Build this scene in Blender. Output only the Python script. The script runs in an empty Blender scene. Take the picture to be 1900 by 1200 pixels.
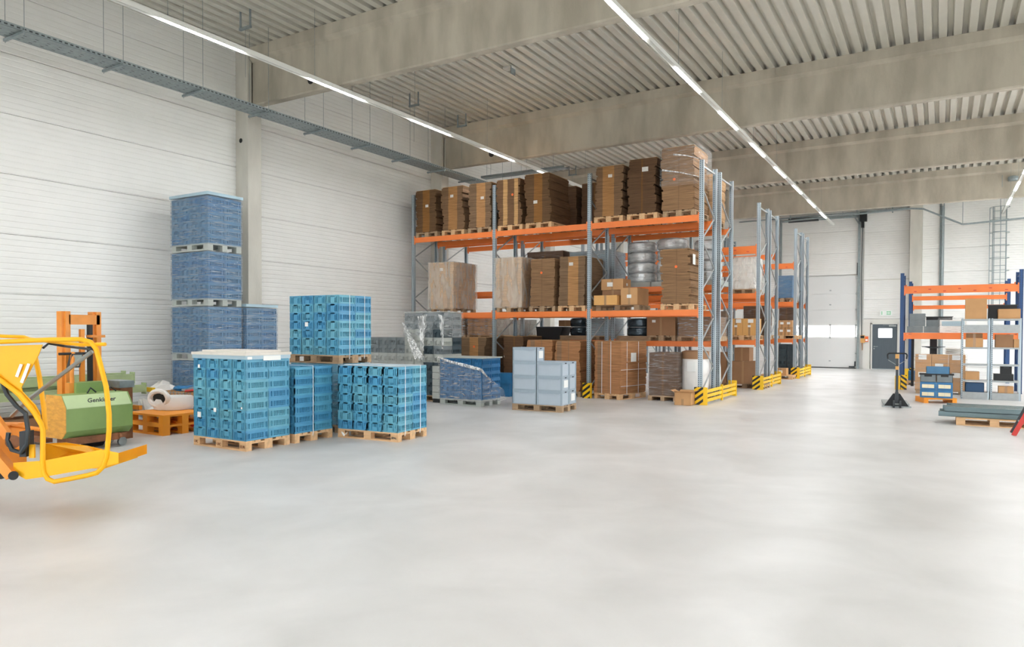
import bpy, math, random
from mathutils import Vector, Matrix
random.seed(7)
S = bpy.context.scene
C = S.collection
PI = math.pi

# ------------------------------------------------------------ camera, world, exposure
cy, sy_, cp, sp = math.cos(.5425), math.sin(.5425), math.cos(-.0191), math.sin(-.0191)
fwd = Vector((-sy_*cp, cy*cp, sp)); rgt = Vector((cy, sy_, 0)); up = rgt.cross(fwd)
c_, s_ = math.cos(.0033), math.sin(.0033)
rgt, up = c_*rgt + s_*up, -s_*rgt + c_*up
cd = bpy.data.cameras.new('camera'); cam = bpy.data.objects.new('camera', cd); C.objects.link(cam)
cam.matrix_world = Matrix(((rgt.x, up.x, -fwd.x, 0), (rgt.y, up.y, -fwd.y, 0), (rgt.z, up.z, -fwd.z, 1.7352), (0, 0, 0, 1)))
cd.sensor_width = 36; cd.lens = 1319.53*36/1900; cd.shift_y = 40.14/1900; cd.clip_end = 200; cd.clip_start = .05
S.camera = cam
S.view_settings.view_transform = 'Standard'; S.view_settings.look = 'None'
S.view_settings.gamma = 1; S.view_settings.use_curve_mapping = False
S.view_settings.exposure = 1.27
S.cycles.max_bounces = 8; S.cycles.diffuse_bounces = 4; S.cycles.glossy_bounces = 3; S.cycles.adaptive_threshold = .025
S.cycles.transparent_max_bounces = 14; S.cycles.sample_clamp_indirect = 6
W = bpy.data.worlds.new('sky'); S.world = W; W.use_nodes = True
W.node_tree.nodes['Background'].inputs[0].default_value = (.88, .94, 1, 1)
W.node_tree.nodes['Background'].inputs[1].default_value = 5.2
LAMP = 64.0        # emission of the strip lights

# ------------------------------------------------------------ materials
def lin(h):
    h = h.lstrip('#'); v = [int(h[i:i+2], 16)/255 for i in (0, 2, 4)]
    return tuple((x/12.92 if x <= .04045 else ((x+.055)/1.055)**2.4) for x in v) + (1,)
def N(nt, t, **k):
    n = nt.nodes.new(t)
    for a, b in k.items(): setattr(n, a, b)
    return n
def mat(name, col, rough=.6, metal=0, var=.0, vscale=3, stretch=(1, 1, 1), bump=0, bscale=40, spec=.5, col2=None, emit=0):
    m = bpy.data.materials.new(name); m.use_nodes = True; nt = m.node_tree; b = nt.nodes['Principled BSDF']
    c = lin(col); b.inputs['Base Color'].default_value = c
    b.inputs['Roughness'].default_value = rough; b.inputs['Metallic'].default_value = metal
    b.inputs['Specular IOR Level'].default_value = spec
    if emit:
        b.inputs['Emission Color'].default_value = c; b.inputs['Emission Strength'].default_value = emit
    if var or bump or col2:
        tc = N(nt, 'ShaderNodeTexCoord'); mp = N(nt, 'ShaderNodeMapping'); mp.inputs['Scale'].default_value = stretch
        nt.links.new(tc.outputs['Object'], mp.inputs[0])
        no = N(nt, 'ShaderNodeTexNoise'); no.inputs['Scale'].default_value = vscale; no.inputs['Detail'].default_value = 5
        nt.links.new(mp.outputs[0], no.inputs[0])
        if var or col2:
            r = N(nt, 'ShaderNodeValToRGB'); r.color_ramp.elements[0].position = .35; r.color_ramp.elements[1].position = .65
            d = lin(col2) if col2 else tuple(x*(1-var) for x in c[:3]) + (1,)
            e = c if col2 else tuple(min(1, x*(1+var)) for x in c[:3]) + (1,)
            r.color_ramp.elements[0].color = d; r.color_ramp.elements[1].color = e
            nt.links.new(no.outputs[0], r.inputs[0]); nt.links.new(r.outputs[0], b.inputs['Base Color'])
        if bump:
            n2 = N(nt, 'ShaderNodeTexNoise'); n2.inputs['Scale'].default_value = bscale; nt.links.new(mp.outputs[0], n2.inputs[0])
            bp = N(nt, 'ShaderNodeBump'); bp.inputs['Strength'].default_value = bump; bp.inputs['Distance'].default_value = .02
            nt.links.new(n2.outputs[0], bp.inputs['Height']); nt.links.new(bp.outputs[0], b.inputs['Normal'])
    return m
def bands_mat(name, base, alt, edges, dark='#3a2a1c'):
    """Stacked board: vertical bands of print-free and fluted board in object space (x), fine dark lines between the sheets (z)."""
    m = bpy.data.materials.new(name); m.use_nodes = True; nt = m.node_tree; b = nt.nodes['Principled BSDF']; L = nt.links.new
    b.inputs['Roughness'].default_value = .85; b.inputs['Specular IOR Level'].default_value = .2
    tc = N(nt, 'ShaderNodeTexCoord'); sx = N(nt, 'ShaderNodeSeparateXYZ'); L(tc.outputs['Object'], sx.inputs[0])
    r = N(nt, 'ShaderNodeValToRGB'); r.color_ramp.interpolation = 'CONSTANT'
    ad = N(nt, 'ShaderNodeMath', operation='ADD'); ad.inputs[1].default_value = .5; L(sx.outputs[0], ad.inputs[0]); L(ad.outputs[0], r.inputs[0])
    els = r.color_ramp.elements; els[0].position = 0; els[0].color = lin(base); els[1].position = 1; els[1].color = lin(base)
    for i, e in enumerate(edges):
        q = els.new(e + .5); q.color = lin(alt) if i % 2 == 0 else lin(base)
    no = N(nt, 'ShaderNodeTexNoise'); no.inputs['Scale'].default_value = 1; no.inputs['Detail'].default_value = 3
    mp = N(nt, 'ShaderNodeMapping'); mp.inputs['Scale'].default_value = (2, 2, 90); L(tc.outputs['Object'], mp.inputs[0]); L(mp.outputs[0], no.inputs[0])
    rr = N(nt, 'ShaderNodeMapRange'); rr.inputs[1].default_value = .3; rr.inputs[2].default_value = .62; rr.inputs[3].default_value = .6; rr.inputs[4].default_value = 1.22
    L(no.outputs[0], rr.inputs[0])
    mx = N(nt, 'ShaderNodeVectorMath', operation='SCALE'); L(r.outputs[0], mx.inputs[0]); L(rr.outputs[0], mx.inputs['Scale'])
    L(mx.outputs[0], b.inputs['Base Color'])
    return m
def film_mat(name, alpha=.35, tint='#e8eef2', scale=4, stretch=(1, 1, 5), gloss=.18, rng=.4, lo=.5, hi=.72):
    m = bpy.data.materials.new(name); m.use_nodes = True; nt = m.node_tree; b = nt.nodes['Principled BSDF']; L = nt.links.new
    b.inputs['Base Color'].default_value = lin(tint); b.inputs['Roughness'].default_value = gloss
    tc = N(nt, 'ShaderNodeTexCoord'); mp = N(nt, 'ShaderNodeMapping'); mp.inputs['Scale'].default_value = stretch
    L(tc.outputs['Object'], mp.inputs[0])
    no = N(nt, 'ShaderNodeTexNoise'); no.inputs['Scale'].default_value = scale; no.inputs['Detail'].default_value = 6; no.inputs['Distortion'].default_value = .8
    L(mp.outputs[0], no.inputs[0])
    rr = N(nt, 'ShaderNodeMapRange'); rr.inputs[1].default_value = lo; rr.inputs[2].default_value = hi
    rr.inputs[3].default_value = alpha; rr.inputs[4].default_value = min(1, alpha+rng); L(no.outputs[0], rr.inputs[0]); L(rr.outputs[0], b.inputs['Alpha'])
    bp = N(nt, 'ShaderNodeBump'); bp.inputs['Strength'].default_value = .9; bp.inputs['Distance'].default_value = .03
    L(no.outputs[0], bp.inputs['Height']); L(bp.outputs[0], b.inputs['Normal'])
    return m
def stripe_mat(name, a='#f5c400', bcol='#1c1c1a', sgn=1):
    m = bpy.data.materials.new(name); m.use_nodes = True; nt = m.node_tree; b = nt.nodes['Principled BSDF']; L = nt.links.new
    b.inputs['Roughness'].default_value = .45
    tc = N(nt, 'ShaderNodeTexCoord'); s = N(nt, 'ShaderNodeSeparateXYZ'); L(tc.outputs['Object'], s.inputs[0])
    k = N(nt, 'ShaderNodeMath', operation='MULTIPLY'); k.inputs[1].default_value = .75*sgn; L(s.outputs[0], k.inputs[0])
    ad = N(nt, 'ShaderNodeMath', operation='SUBTRACT'); L(s.outputs[2], ad.inputs[0]); L(k.outputs[0], ad.inputs[1])
    d = N(nt, 'ShaderNodeMath', operation='DIVIDE'); d.inputs[1].default_value = .15; L(ad.outputs[0], d.inputs[0])
    f = N(nt, 'ShaderNodeMath', operation='FRACT'); L(d.outputs[0], f.inputs[0])
    g = N(nt, 'ShaderNodeMath', operation='GREATER_THAN'); g.inputs[1].default_value = .52; L(f.outputs[0], g.inputs[0])
    mx = N(nt, 'ShaderNodeMix', data_type='RGBA'); mx.inputs[6].default_value = lin(a); mx.inputs[7].default_value = lin(bcol)
    L(g.outputs[0], mx.inputs[0]); L(mx.outputs[2], b.inputs['Base Color'])
    return m
def perf_mat(name, col, metal=.6, rough=.42):
    """Galvanised or painted post with its rows of punched holes."""
    m = mat(name, col, rough, metal); nt = m.node_tree; b = nt.nodes['Principled BSDF']; L = nt.links.new
    tc = N(nt, 'ShaderNodeTexCoord'); s = N(nt, 'ShaderNodeSeparateXYZ'); L(tc.outputs['Object'], s.inputs[0])
    def mth(op, a, v=None):
        n = N(nt, 'ShaderNodeMath', operation=op); L(a, n.inputs[0])
        if v is not None: n.inputs[1].default_value = v
        return n.outputs[0]
    z = mth('SUBTRACT', mth('FRACT', mth('DIVIDE', s.outputs[2], .05)), .5)
    z = mth('LESS_THAN', mth('ABSOLUTE', z), .27)
    x = mth('SUBTRACT', mth('ABSOLUTE', s.outputs[0]), .027)
    x = mth('LESS_THAN', mth('ABSOLUTE', x), .008)
    mm = N(nt, 'ShaderNodeMath', operation='MULTIPLY'); L(z, mm.inputs[0]); L(x, mm.inputs[1])
    mx = N(nt, 'ShaderNodeMix', data_type='RGBA'); mx.inputs[6].default_value = lin(col); mx.inputs[7].default_value = lin('#2a2f33')
    L(mm.outputs[0], mx.inputs[0]); L(mx.outputs[2], b.inputs['Base Color'])
    return m
M = dict(
 wall=mat('cream_panel', '#eae9e5', .38, 0, .015, 2, spec=.45), plinth=mat('plinth', '#cfccc3', .7),
 conc=mat('beam_concrete', '#c4bcac', .85, 0, .2, 1.6, (1.3, 1.3, .4), .3, 25, col2='#aaa293'),
 conc2=mat('column_concrete', '#cbc7bd', .85, 0, .1, 2, (1, 1, .3), .15, 30),
 deck=mat('deck_steel', '#d6d3c8', .42, .25, .02, 3), dgrey=mat('galvanised', '#909a9c', .55, .3, .1, 12),
 galv=mat('bright_zinc', '#a7abab', .5, .3, .06, 10), post=perf_mat('zinc_post', '#aab6bd'), bluepost=perf_mat('blue_post', '#1d4a80', 0, .45),
 blue_m=mat('blue_paint', '#1d4a80', .45), orange=mat('beam_orange', '#f2833f', .45, 0, .04, 2), yellow=mat('guard_yellow', '#f3c215', .45),
 wood=mat('pallet_wood', '#d9b083', .75, 0, .14, 3, (1, 6, 6), .3, 60), woodold=mat('aged_pallet_wood', '#ab8f70', .8, 0, .2, 3, (1, 6, 6), .3, 60),
 blue=mat('crate_blue', '#549bb8', .42, 0, .07, 6), blueb=mat('crate_blue_b', '#4890b6', .42, 0, .06, 6), bluec=mat('crate_blue_c', '#63a4b8', .45, 0, .06, 6), navy=mat('crate_deep_blue', '#2a6fa0', .45, 0, .1, 6),
 wrapblue=mat('crate_mid_blue', '#40789f', .4, 0, .08, 6), gpal=mat('grey_plastic', '#a9aea8', .6, 0, .05, 5),
 klt=mat('box_grey', '#b4bfc8', .4, 0, .02, 4), kltd=mat('box_slate', '#6d7f8b', .5), black=mat('black', '#17191b', .55), dark=mat('charcoal', '#33383b', .5),
 dgb=mat('crate_grey', '#7b8386', .5, 0, .08, 6), dgb2=mat('crate_dark', '#3c4b52', .5, 0, .08, 6), pale=mat('crate_pale', '#b1b4ae', .5, 0, .05, 6),
 carton=mat('carton', '#c59767', .8, 0, .05, 3), carton2=mat('carton_yellow', '#dba765', .8, 0, .04, 3), carton3=mat('carton_brown', '#9b7453', .8, 0, .06, 3),
 cardside=mat('board_edge', '#6b5238', .9, 0, .2, 1, (2, 2, 60)), cardtop=mat('board_top', '#c09a6c', .85, 0, .08, 4),
 tape=mat('tape', '#a8825a', .3), white=mat('white_paper', '#eeeeea', .7), lab=mat('label', '#e9e6de', .7, 0, 0, 60, (1, 1, 6), col2='#c4beb6'),
 red=mat('red', '#c8362c', .5), strap=mat('white_strap', '#eef0f0', .4), lid=mat('pale_lid', '#d8d2c8', .6, 0, .06, 5), lidb=mat('blue_lid', '#a3bcc8', .35),
 film=film_mat('stretch_film', .12, '#eef1f2', 3, (1.5, 1.5, 9), .12, .45), film2=film_mat('milky_film', .2, '#f6f0e6', 2, (3, 3, .8), .22, .22, .35, .7), swag=film_mat('bunched_film', .25, '#f4f4f2', 3, (6, 6, 1.5), .15, .7, .42, .62), film3=film_mat('clear_film', .05, '#eef1f2', 3, (1.2, 1.2, 14), .1, .3), film_b=film_mat('tower_film', .2, '#b9c6d2', 4, (1, 1, 20), .1, .6),  # tower_film: streak highlights on the wrap are put into its opacity
 silver=mat('wrapped_silver', '#d3d6d6', .22, .35, .3, 3, (1, 1, 3), .8, 12), bag=mat('white_bag', '#ece9e4', .4, 0, .03, 3, (1, 1, 1), .6, 8),
 lift=mat('lift_yellow', '#f0ae18', .4, 0, .03, 4, spec=.25), lifto=mat('lift_orange', '#e58d2c', .5, 0, .1, 4), mast=mat('mast_orange', '#e6923a', .5, 0, .08, 4),
 green=mat('stacker_green', '#86a25e', .5, 0, .05, 4), greenl=mat('pale_green', '#b9cd9b', .5, 0, .04, 4), gbeam=mat('green_beam', '#a7b78a', .55, 0, .1, 4), rust=mat('rust', '#8a5a3c', .8, 0, .3, 6),
 opal=mat('orange_plastic', '#f39a2b', .5), hose=mat('hose', '#20282c', .4), steel=mat('bare_steel', '#9aa09f', .3, .9), doorg=mat('door_grey', '#505a61', .5, 0, .05, 3, (8, 8, .5)),
 dock=mat('dock_white', '#dddddb', .45), frame=mat('frame_white', '#d9d7d0', .5), seal=mat('rubber', '#222527', .7), tube=mat('dark_tube', '#5f7072', .4, .4, .1, 3, (.3, 4, 4)),
 glass=mat('daylit_glass', '#ffffff', .2, emit=3.0), lamp=mat('lamp_lens', '#fbfdff', .3, emit=1), trunk=mat('trunking', '#dcdcd6', .4), sign=mat('sign_white', '#f2f6f2', .5), signg=mat('sign_green', '#9fcfae', .5), blueprint=mat('blue_print', '#33567a', .6), orangep=mat('orange_label', '#f2702e', .5),
)
M['lamp'].node_tree.nodes['Principled BSDF'].inputs['Emission Strength'].default_value = LAMP
M['stripe'] = stripe_mat('hazard_stripes', sgn=1); M['stripe2'] = stripe_mat('hazard_stripes_mirrored', sgn=-1)
BT = ['#8a6542', '#7b5a3c', '#a3784d', '#94704c']
M['endp'] = mat('worn_yellow', '#eeb04e', .55, 0, .1, 9, (1, 1, 3), col2='#d89a45')
M['cream'] = mat('cream_card', '#efe3c2', .7)
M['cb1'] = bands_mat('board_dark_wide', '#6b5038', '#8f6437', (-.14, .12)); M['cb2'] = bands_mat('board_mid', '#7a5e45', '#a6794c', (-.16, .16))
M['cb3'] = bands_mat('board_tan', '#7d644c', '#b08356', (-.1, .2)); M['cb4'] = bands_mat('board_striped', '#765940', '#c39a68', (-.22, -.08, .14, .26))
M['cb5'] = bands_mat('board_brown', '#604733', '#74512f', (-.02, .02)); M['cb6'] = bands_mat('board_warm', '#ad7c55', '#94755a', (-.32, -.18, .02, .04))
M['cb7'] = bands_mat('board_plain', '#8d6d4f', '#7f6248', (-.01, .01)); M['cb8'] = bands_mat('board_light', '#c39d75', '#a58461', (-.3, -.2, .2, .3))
M['corr'] = mat('corrugated_sheet', '#8f9ea6', .35, .5, .1, 3, (1, 1, 20))

# floor: power-floated concrete, a little glossy
def floor_mat():
    m = bpy.data.materials.new('floor_concrete'); m.use_nodes = True; nt = m.node_tree; b = nt.nodes['Principled BSDF']; L = nt.links.new
    tc = N(nt, 'ShaderNodeTexCoord')
    def noise(sc, det=6, st=(1, 1, 1), dist=0):
        mp = N(nt, 'ShaderNodeMapping'); mp.inputs['Scale'].default_value = st; L(tc.outputs['Object'], mp.inputs[0])
        n = N(nt, 'ShaderNodeTexNoise'); n.inputs['Scale'].default_value = sc; n.inputs['Detail'].default_value = det; n.inputs['Distortion'].default_value = dist
        L(mp.outputs[0], n.inputs[0]); return n.outputs[0]
    r = N(nt, 'ShaderNodeValToRGB'); r.color_ramp.elements[0].position = .32; r.color_ramp.elements[1].position = .68
    r.color_ramp.elements[0].color = lin('#c6c4c1'); r.color_ramp.elements[1].color = lin('#d9d7d5')
    L(noise(.7, 8, (1, 1, 1), .6), r.inputs[0])
    r2 = N(nt, 'ShaderNodeValToRGB'); r2.color_ramp.elements[0].position = .28; r2.color_ramp.elements[1].position = .62
    r2.color_ramp.elements[0].color = (.95, .95, .95, 1); r2.color_ramp.elements[1].color = (1, 1, 1, 1)
    L(noise(2.0, 7, (1, 1, 1), .5), r2.inputs[0])
    mx = N(nt, 'ShaderNodeMix', data_type='RGBA', blend_type='MULTIPLY'); mx.inputs[0].default_value = 1
    L(r.outputs[0], mx.inputs[6]); L(r2.outputs[0], mx.inputs[7]); L(mx.outputs[2], b.inputs['Base Color'])
    rr = N(nt, 'ShaderNodeMapRange'); rr.inputs[1].default_value = .3; rr.inputs[2].default_value = .7; rr.inputs[3].default_value = .30; rr.inputs[4].default_value = .42
    L(noise(1.1, 6), rr.inputs[0]); L(rr.outputs[0], b.inputs['Roughness'])
    bp = N(nt, 'ShaderNodeBump'); bp.inputs['Strength'].default_value = .06; bp.inputs['Distance'].default_value = .02
    L(noise(3, 4), bp.inputs['Height']); L(bp.outputs[0], b.inputs['Normal'])
    b.inputs['Specular IOR Level'].default_value = .4
    return m
M['floor'] = floor_mat()

# ------------------------------------------------------------ mesh helpers
class B:
    def __init__(s): s.v = []; s.f = []; s.m = []; s.mi = 0
    def add(s, vs, fs):
        o = len(s.v); s.v += [tuple(v) for v in vs]; s.f += [tuple(i+o for i in f) for f in fs]; s.m += [s.mi]*len(fs); return s
    def box(s, x0, x1, y0, y1, z0, z1):
        return s.add([(x0, y0, z0), (x1, y0, z0), (x1, y1, z0), (x0, y1, z0), (x0, y0, z1), (x1, y0, z1), (x1, y1, z1), (x0, y1, z1)],
                     [(0, 3, 2, 1), (4, 5, 6, 7), (0, 1, 5, 4), (1, 2, 6, 5), (2, 3, 7, 6), (3, 0, 4, 7)])
    def cb(s, cx, cy, cz, sx, sy, sz): return s.box(cx-sx/2, cx+sx/2, cy-sy/2, cy+sy/2, cz-sz/2, cz+sz/2)
    def tube(s, pts, r, n=8, close=False):
        P = [Vector(p) for p in pts]; rings = []
        prev = None
        for i, p in enumerate(P):
            t = (P[(i+1) % len(P)] - P[i-1]) if close else (P[min(i+1, len(P)-1)] - P[max(i-1, 0)])
            t.normalize()
            a = prev - t*prev.dot(t) if prev else t.orthogonal()
            if a.length < 1e-5: a = t.orthogonal()
            a.normalize(); prev = a; b = t.cross(a)
            rr = r[i] if isinstance(r, (list, tuple)) else r
            rings.append([p + rr*(math.cos(2*PI*k/n)*a + math.sin(2*PI*k/n)*b) for k in range(n)])
        vs = [v for ring in rings for v in ring]; fs = []; m = len(P)
        for i in range(m if close else m-1):
            j = (i+1) % m
            for k in range(n): fs.append((i*n+k, i*n+(k+1) % n, j*n+(k+1) % n, j*n+k))
        if not close: fs += [tuple(range(n-1, -1, -1)), tuple((m-1)*n+k for k in range(n))]
        return s.add(vs, fs)
    def bar(s, p, q, w, h):
        """rectangular bar from p to q: w across horizontally, h the other way"""
        p, q = Vector(p), Vector(q); t = (q-p).normalized(); a = Vector((0, 0, 1)).cross(t)
        if a.length < 1e-4: a = Vector((1, 0, 0))
        a.normalize(); b = t.cross(a); vs = [e + i*w/2*a + j*h/2*b for e in (p, q) for i, j in ((-1, -1), (1, -1), (1, 1), (-1, 1))]
        return s.add(vs, [(3, 2, 1, 0), (4, 5, 6, 7), (0, 1, 5, 4), (1, 2, 6, 5), (2, 3, 7, 6), (3, 0, 4, 7)])
    def prism(s, prof, axis, a, b):
        """profile of 2-D points extruded along axis from a to b"""
        def P(u, v, w): return {'x': (w, u, v), 'y': (u, w, v), 'z': (u, v, w)}[axis]
        n = len(prof); vs = [P(u, v, a) for u, v in prof] + [P(u, v, b) for u, v in prof]
        fs = [(i, (i+1) % n, n+(i+1) % n, n+i) for i in range(n)] + [tuple(range(n-1, -1, -1)), tuple(range(n, 2*n))]
        return s.add(vs, fs)
    def lathe(s, prof, c=(0, 0, 0), n=20):
        cx, cy_, cz = c; vs = []; fs = []
        for r, z in prof: vs += [(cx+r*math.cos(2*PI*k/n), cy_+r*math.sin(2*PI*k/n), cz+z) for k in range(n)]
        for i in range(len(prof)-1):
            for k in range(n): fs.append((i*n+k, i*n+(k+1) % n, (i+1)*n+(k+1) % n, (i+1)*n+k))
        fs += [tuple(range(n-1, -1, -1)), tuple((len(prof)-1)*n+k for k in range(n))]
        return s.add(vs, fs)
    def mesh(s, name, *mats):
        me = bpy.data.meshes.new(name); me.from_pydata(s.v, [], s.f); me.polygons.foreach_set('material_index', s.m)
        for m in mats: me.materials.append(M[m] if isinstance(m, str) else m)
        me.update(); return me
    def build(s, name, mats, parent=None, smooth=False):
        mats = mats if isinstance(mats, (list, tuple)) else (mats,)
        me = s.mesh(name, *mats)
        import bmesh
        bm = bmesh.new(); bm.from_mesh(me); bmesh.ops.recalc_face_normals(bm, faces=bm.faces); bm.to_mesh(me); bm.free()
        if smooth:
            me.polygons.foreach_set('use_smooth', [True]*len(me.polygons)); me.set_sharp_from_angle(angle=.7)
        o = bpy.data.objects.new(name, me); C.objects.link(o); o.parent = parent; return o
def tag(o, label=None, cat=None, group=None, kind=None):
    if label: o['label'] = label
    if cat: o['category'] = cat
    if group: o['group'] = group
    if kind: o['kind'] = kind
    return o
def thing(name, label, cat, loc=(0, 0, 0), rz=0, group=None):
    o = bpy.data.objects.new(name, None); C.objects.link(o); o.location = loc; o.rotation_euler = (0, 0, rz); o.empty_display_size = .1
    return tag(o, label, cat, group)
def inst(o, loc, rz=0, parent=None, name=None):
    c = o.copy(); C.objects.link(c); c.location = loc; c.rotation_euler = (0, 0, rz); c.parent = parent; return c
KIDS = {}
def dup(root, loc, rz=0, label=None, group=None, mats=None):
    r = root.copy(); C.objects.link(r); r.location = loc; r.rotation_euler = (0, 0, rz)
    if label: r['label'] = label
    if group: r['group'] = group
    def sub(a, b):
        for ch in KIDS.setdefault(a.name, list(a.children)):
            c = ch.copy(); C.objects.link(c); c.parent = b; sub(ch, c)
    sub(root, r); return r
def struct(o): o['kind'] = 'structure'; return o
def text(body, size, loc, rot, m, parent, name='lettering', shear=0, ext=.001):
    cu = bpy.data.curves.new(name, 'FONT'); cu.body = body; cu.size = size; cu.align_x = 'CENTER'; cu.align_y = 'CENTER'; cu.extrude = ext; cu.offset = size*.02; cu.shear = shear
    cu.resolution_u = 2; cu.materials.append(M[m]); o = bpy.data.objects.new(name, cu); C.objects.link(o)
    me = bpy.data.meshes.new_from_object(o); bpy.data.objects.remove(o); o = bpy.data.objects.new(name, me); C.objects.link(o)
    o.location = loc; o.rotation_euler = rot; o.parent = parent; return o
def arc(c, r, a0, a1, n, plane='xz', o=0):
    out = []
    for i in range(n+1):
        a = a0 + (a1-a0)*i/n; u, v = c[0]+r*math.cos(a), c[1]+r*math.sin(a)
        out.append((u, o, v) if plane == 'xz' else (u, v, o) if plane == 'xy' else (o, u, v))
    return out

# ------------------------------------------------------------ the hall
WX, EX, NY, FY, CZ = -14.3, 20.0, 38.0, -12.0, 8.3
fl = struct(B().box(WX-.3, EX+.3, FY-.3, NY+.3, -.2, 0).build('floor', 'floor'))
wl = struct(B().box(WX-.3, WX-.08, FY, NY+.3, 0, 9.2).build('wall_left', 'wall'))
def panel(L_, h, ribs=10, d=.007):
    """insulated wall panel with micro ribs: x along, face towards -y, z up"""
    pr = [(.08, .004), (0, .004)]; p = (h-.008)/ribs
    for i in range(ribs):
        z = .004 + p*i; pr += [(0, z+p*.12), (-d, z+p*.2), (-d, z+p*.92), (0, z+p)]
    pr += [(0, h-.004), (.08, h-.004)]
    seen = []; [seen.append(q) for q in pr if not seen or q != seen[-1]]
    return B().prism(seen, 'x', .006, L_-.006)
colY = [-11.3, -3.8, 3.7, 11.2, 18.7, 26.2, 33.7]
spans = [(-12, -3.8), (-3.8, 3.7), (3.7, 11.2), (11.2, 18.7), (18.7, 26.2), (26.2, 33.7), (33.7, 38)]
struct(B().box(WX-.08, WX+.005, FY, NY, 0, .24).build('plinth', 'plinth', wl))
ph = 1.07; pmesh = {}
def put_panels(parent, axis, a, b, zs, at):
    """rows of panels between a and b along the wall"""
    for z in zs:
        z0, z1 = z; key = (round(b-a, 3), round(z1-z0, 3))
        if key not in pmesh:
            o = panel(b-a, z1-z0, max(1, round((z1-z0)/.107))).build('panel', 'wall'); pmesh[key] = o; first = True
        else: o = pmesh[key].copy(); C.objects.link(o)
        o.parent = parent
        if axis == 'y': o.location = (at, a, z0); o.rotation_euler = (0, 0, PI/2)
        else: o.location = (a, at, z0); o.rotation_euler = (0, 0, 0)
rows = [(.24+ph*i, .24+ph*(i+1)) for i in range(8)]
for a, b in spans[1:]:
    # left wall faces +x, so its panels are turned the other way round
    for z0, z1 in rows:
        key = ('L', round(b-a, 3))
        if key not in pmesh: pmesh[key] = panel(b-a, ph).build('panel', 'wall'); o = pmesh[key]
        else: o = pmesh[key].copy(); C.objects.link(o)
        o.parent = wl; o.location = (WX-.005, a, z0); o.rotation_euler = (0, 0, PI/2); 
for y in colY:
    c = B().box(WX-.05, -13.87, y-.13, y+.25, 0, 7.0)
    c.box(WX-.05, -13.87, y-.13, y-.02, 7.0, 8.3).box(WX-.05, -13.87, y+.22, y+.33, 7.0, 8.3)
    o = struct(c.build('concrete_column', 'conc2')); o['label'] = 'pale concrete column against the left wall'
    if y in (11.2,):
        h = []
        B().prism([(WX+.18+.055*math.cos(k*PI/6), 6.19+.055*math.sin(k*PI/6)) for k in range(12)], 'y', y-.134, y-.10).build('drilled_hole', 'black', o)
wf = struct(B().box(WX, EX, NY+.08, NY+.3, 0, 9.2).build('wall_back', 'wall'))
far = [(-14.3, -7.06), (-.78, 6.8), (6.8, 13.4), (13.4, 20)]
for a, b in far: put_panels(wf, 'x', a, b, rows, NY)
put_panels(wf, 'x', -6.95, -3.42, [(4.55, 5.6), (5.6, 6.65), (6.65, 7.72)], NY-.02)
put_panels(wf, 'x', -3.20, -1.30, [(4.27, 5.45), (5.45, 6.52), (6.52, 7.6)], NY)
put_panels(wf, 'x', -3.20, -1.30, [(2.4, 3.32), (3.32, 4.24)], NY+.005)
B().box(-3.22, -1.28, NY-.03, NY+.05, 4.235, 4.275).build('flashing', 'plinth', wf)
B().box(-3.2, -1.28, NY-.03, NY+.08, 2.2, 2.38).box(-3.2, -2.9, NY-.03, NY+.08, 0, 2.2).box(-1.7, -1.28, NY-.03, NY+.08, 0, 2.2).build('door_surround', 'frame', wf)
struct(B().box(-1.28, -.78, NY-.35, NY+.02, 0, 9).build('concrete_column', 'conc2'))
struct(B().box(WX, EX, NY-.4, NY-.3, 8.3, 8.7).build('trim_1', 'dgrey'))
wq = B().box(EX, EX+.3, FY, NY, 4.7, 9.2).box(EX, EX+.3, FY, 13, 0, 4.7)
for y0_, y1_ in ((17, 18), (22, 23), (27, 28), (32, 33), (37, 38)): wq.box(EX, EX+.3, y0_, y1_, 0, 4.7)  # piers between unseen gate openings, added so daylight reaches the far end
wr = struct(wq.build('wall_right', 'wall'))
gr = struct(B().box(-60, 90, -90, 120, -.3, -.21).build('ground', 'plinth'))
# wall behind the photographer: four gate openings, unseen and added to let daylight in
wb = B(); xs = [-14.3, -11, -7, -4, 0, 3, 7, 10, 14, 20]
for i in range(0, 9):
    a, b = xs[i], xs[i+1]
    if i % 2 == 0: wb.box(a, b, FY-.3, FY, 0, 9.2)
    else: wb.box(a, b, FY-.3, FY, 4.6, 9.2)
struct(wb.build('wall_front', 'wall'))
# trapezoidal roof deck: ribs run along y
def deck(x0, x1, y0, y1, name):
    prof = []; x = x0
    while x < x1-.1: prof += [(x, .0), (x+.15, .0), (x+.172, .13), (x+.258, .13)]; x += .28
    vs = []
    for (u, v) in prof: vs += [(u, y0, CZ+v), (u, y1, CZ+v)]
    return struct(B().add(vs, [(2*i, 2*i+1, 2*i+3, 2*i+2) for i in range(len(prof)-1)]).build(name, 'deck'))
deck(WX-.1, 9.0, FY, NY+.2, 'ceiling'); deck(9.02, EX+.1, FY, 25.0, 'ceiling_near_right'); deck(16.0, EX+.1, 25.0, NY+.2, 'ceiling_far_right')  # far right bay left open for the added rooflight
rf = B().box(WX-.3, 9.0, FY-.3, NY+.3, CZ+.16, CZ+.3).box(9.0, EX+.3, FY-.3, 25.0, CZ+.16, CZ+.3).box(16.0, EX+.3, 25.0, NY+.3, CZ+.16, CZ+.3)
struct(rf.build('roof', 'deck'))
for k in range(4): struct(B().box(9.0, 16.0, 26.5+k*3, 26.6+k*3, CZ, CZ+.3).build('added_rooflight_bar', 'dgrey'))   # bars of an unseen rooflight, added to brighten the far end
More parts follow.
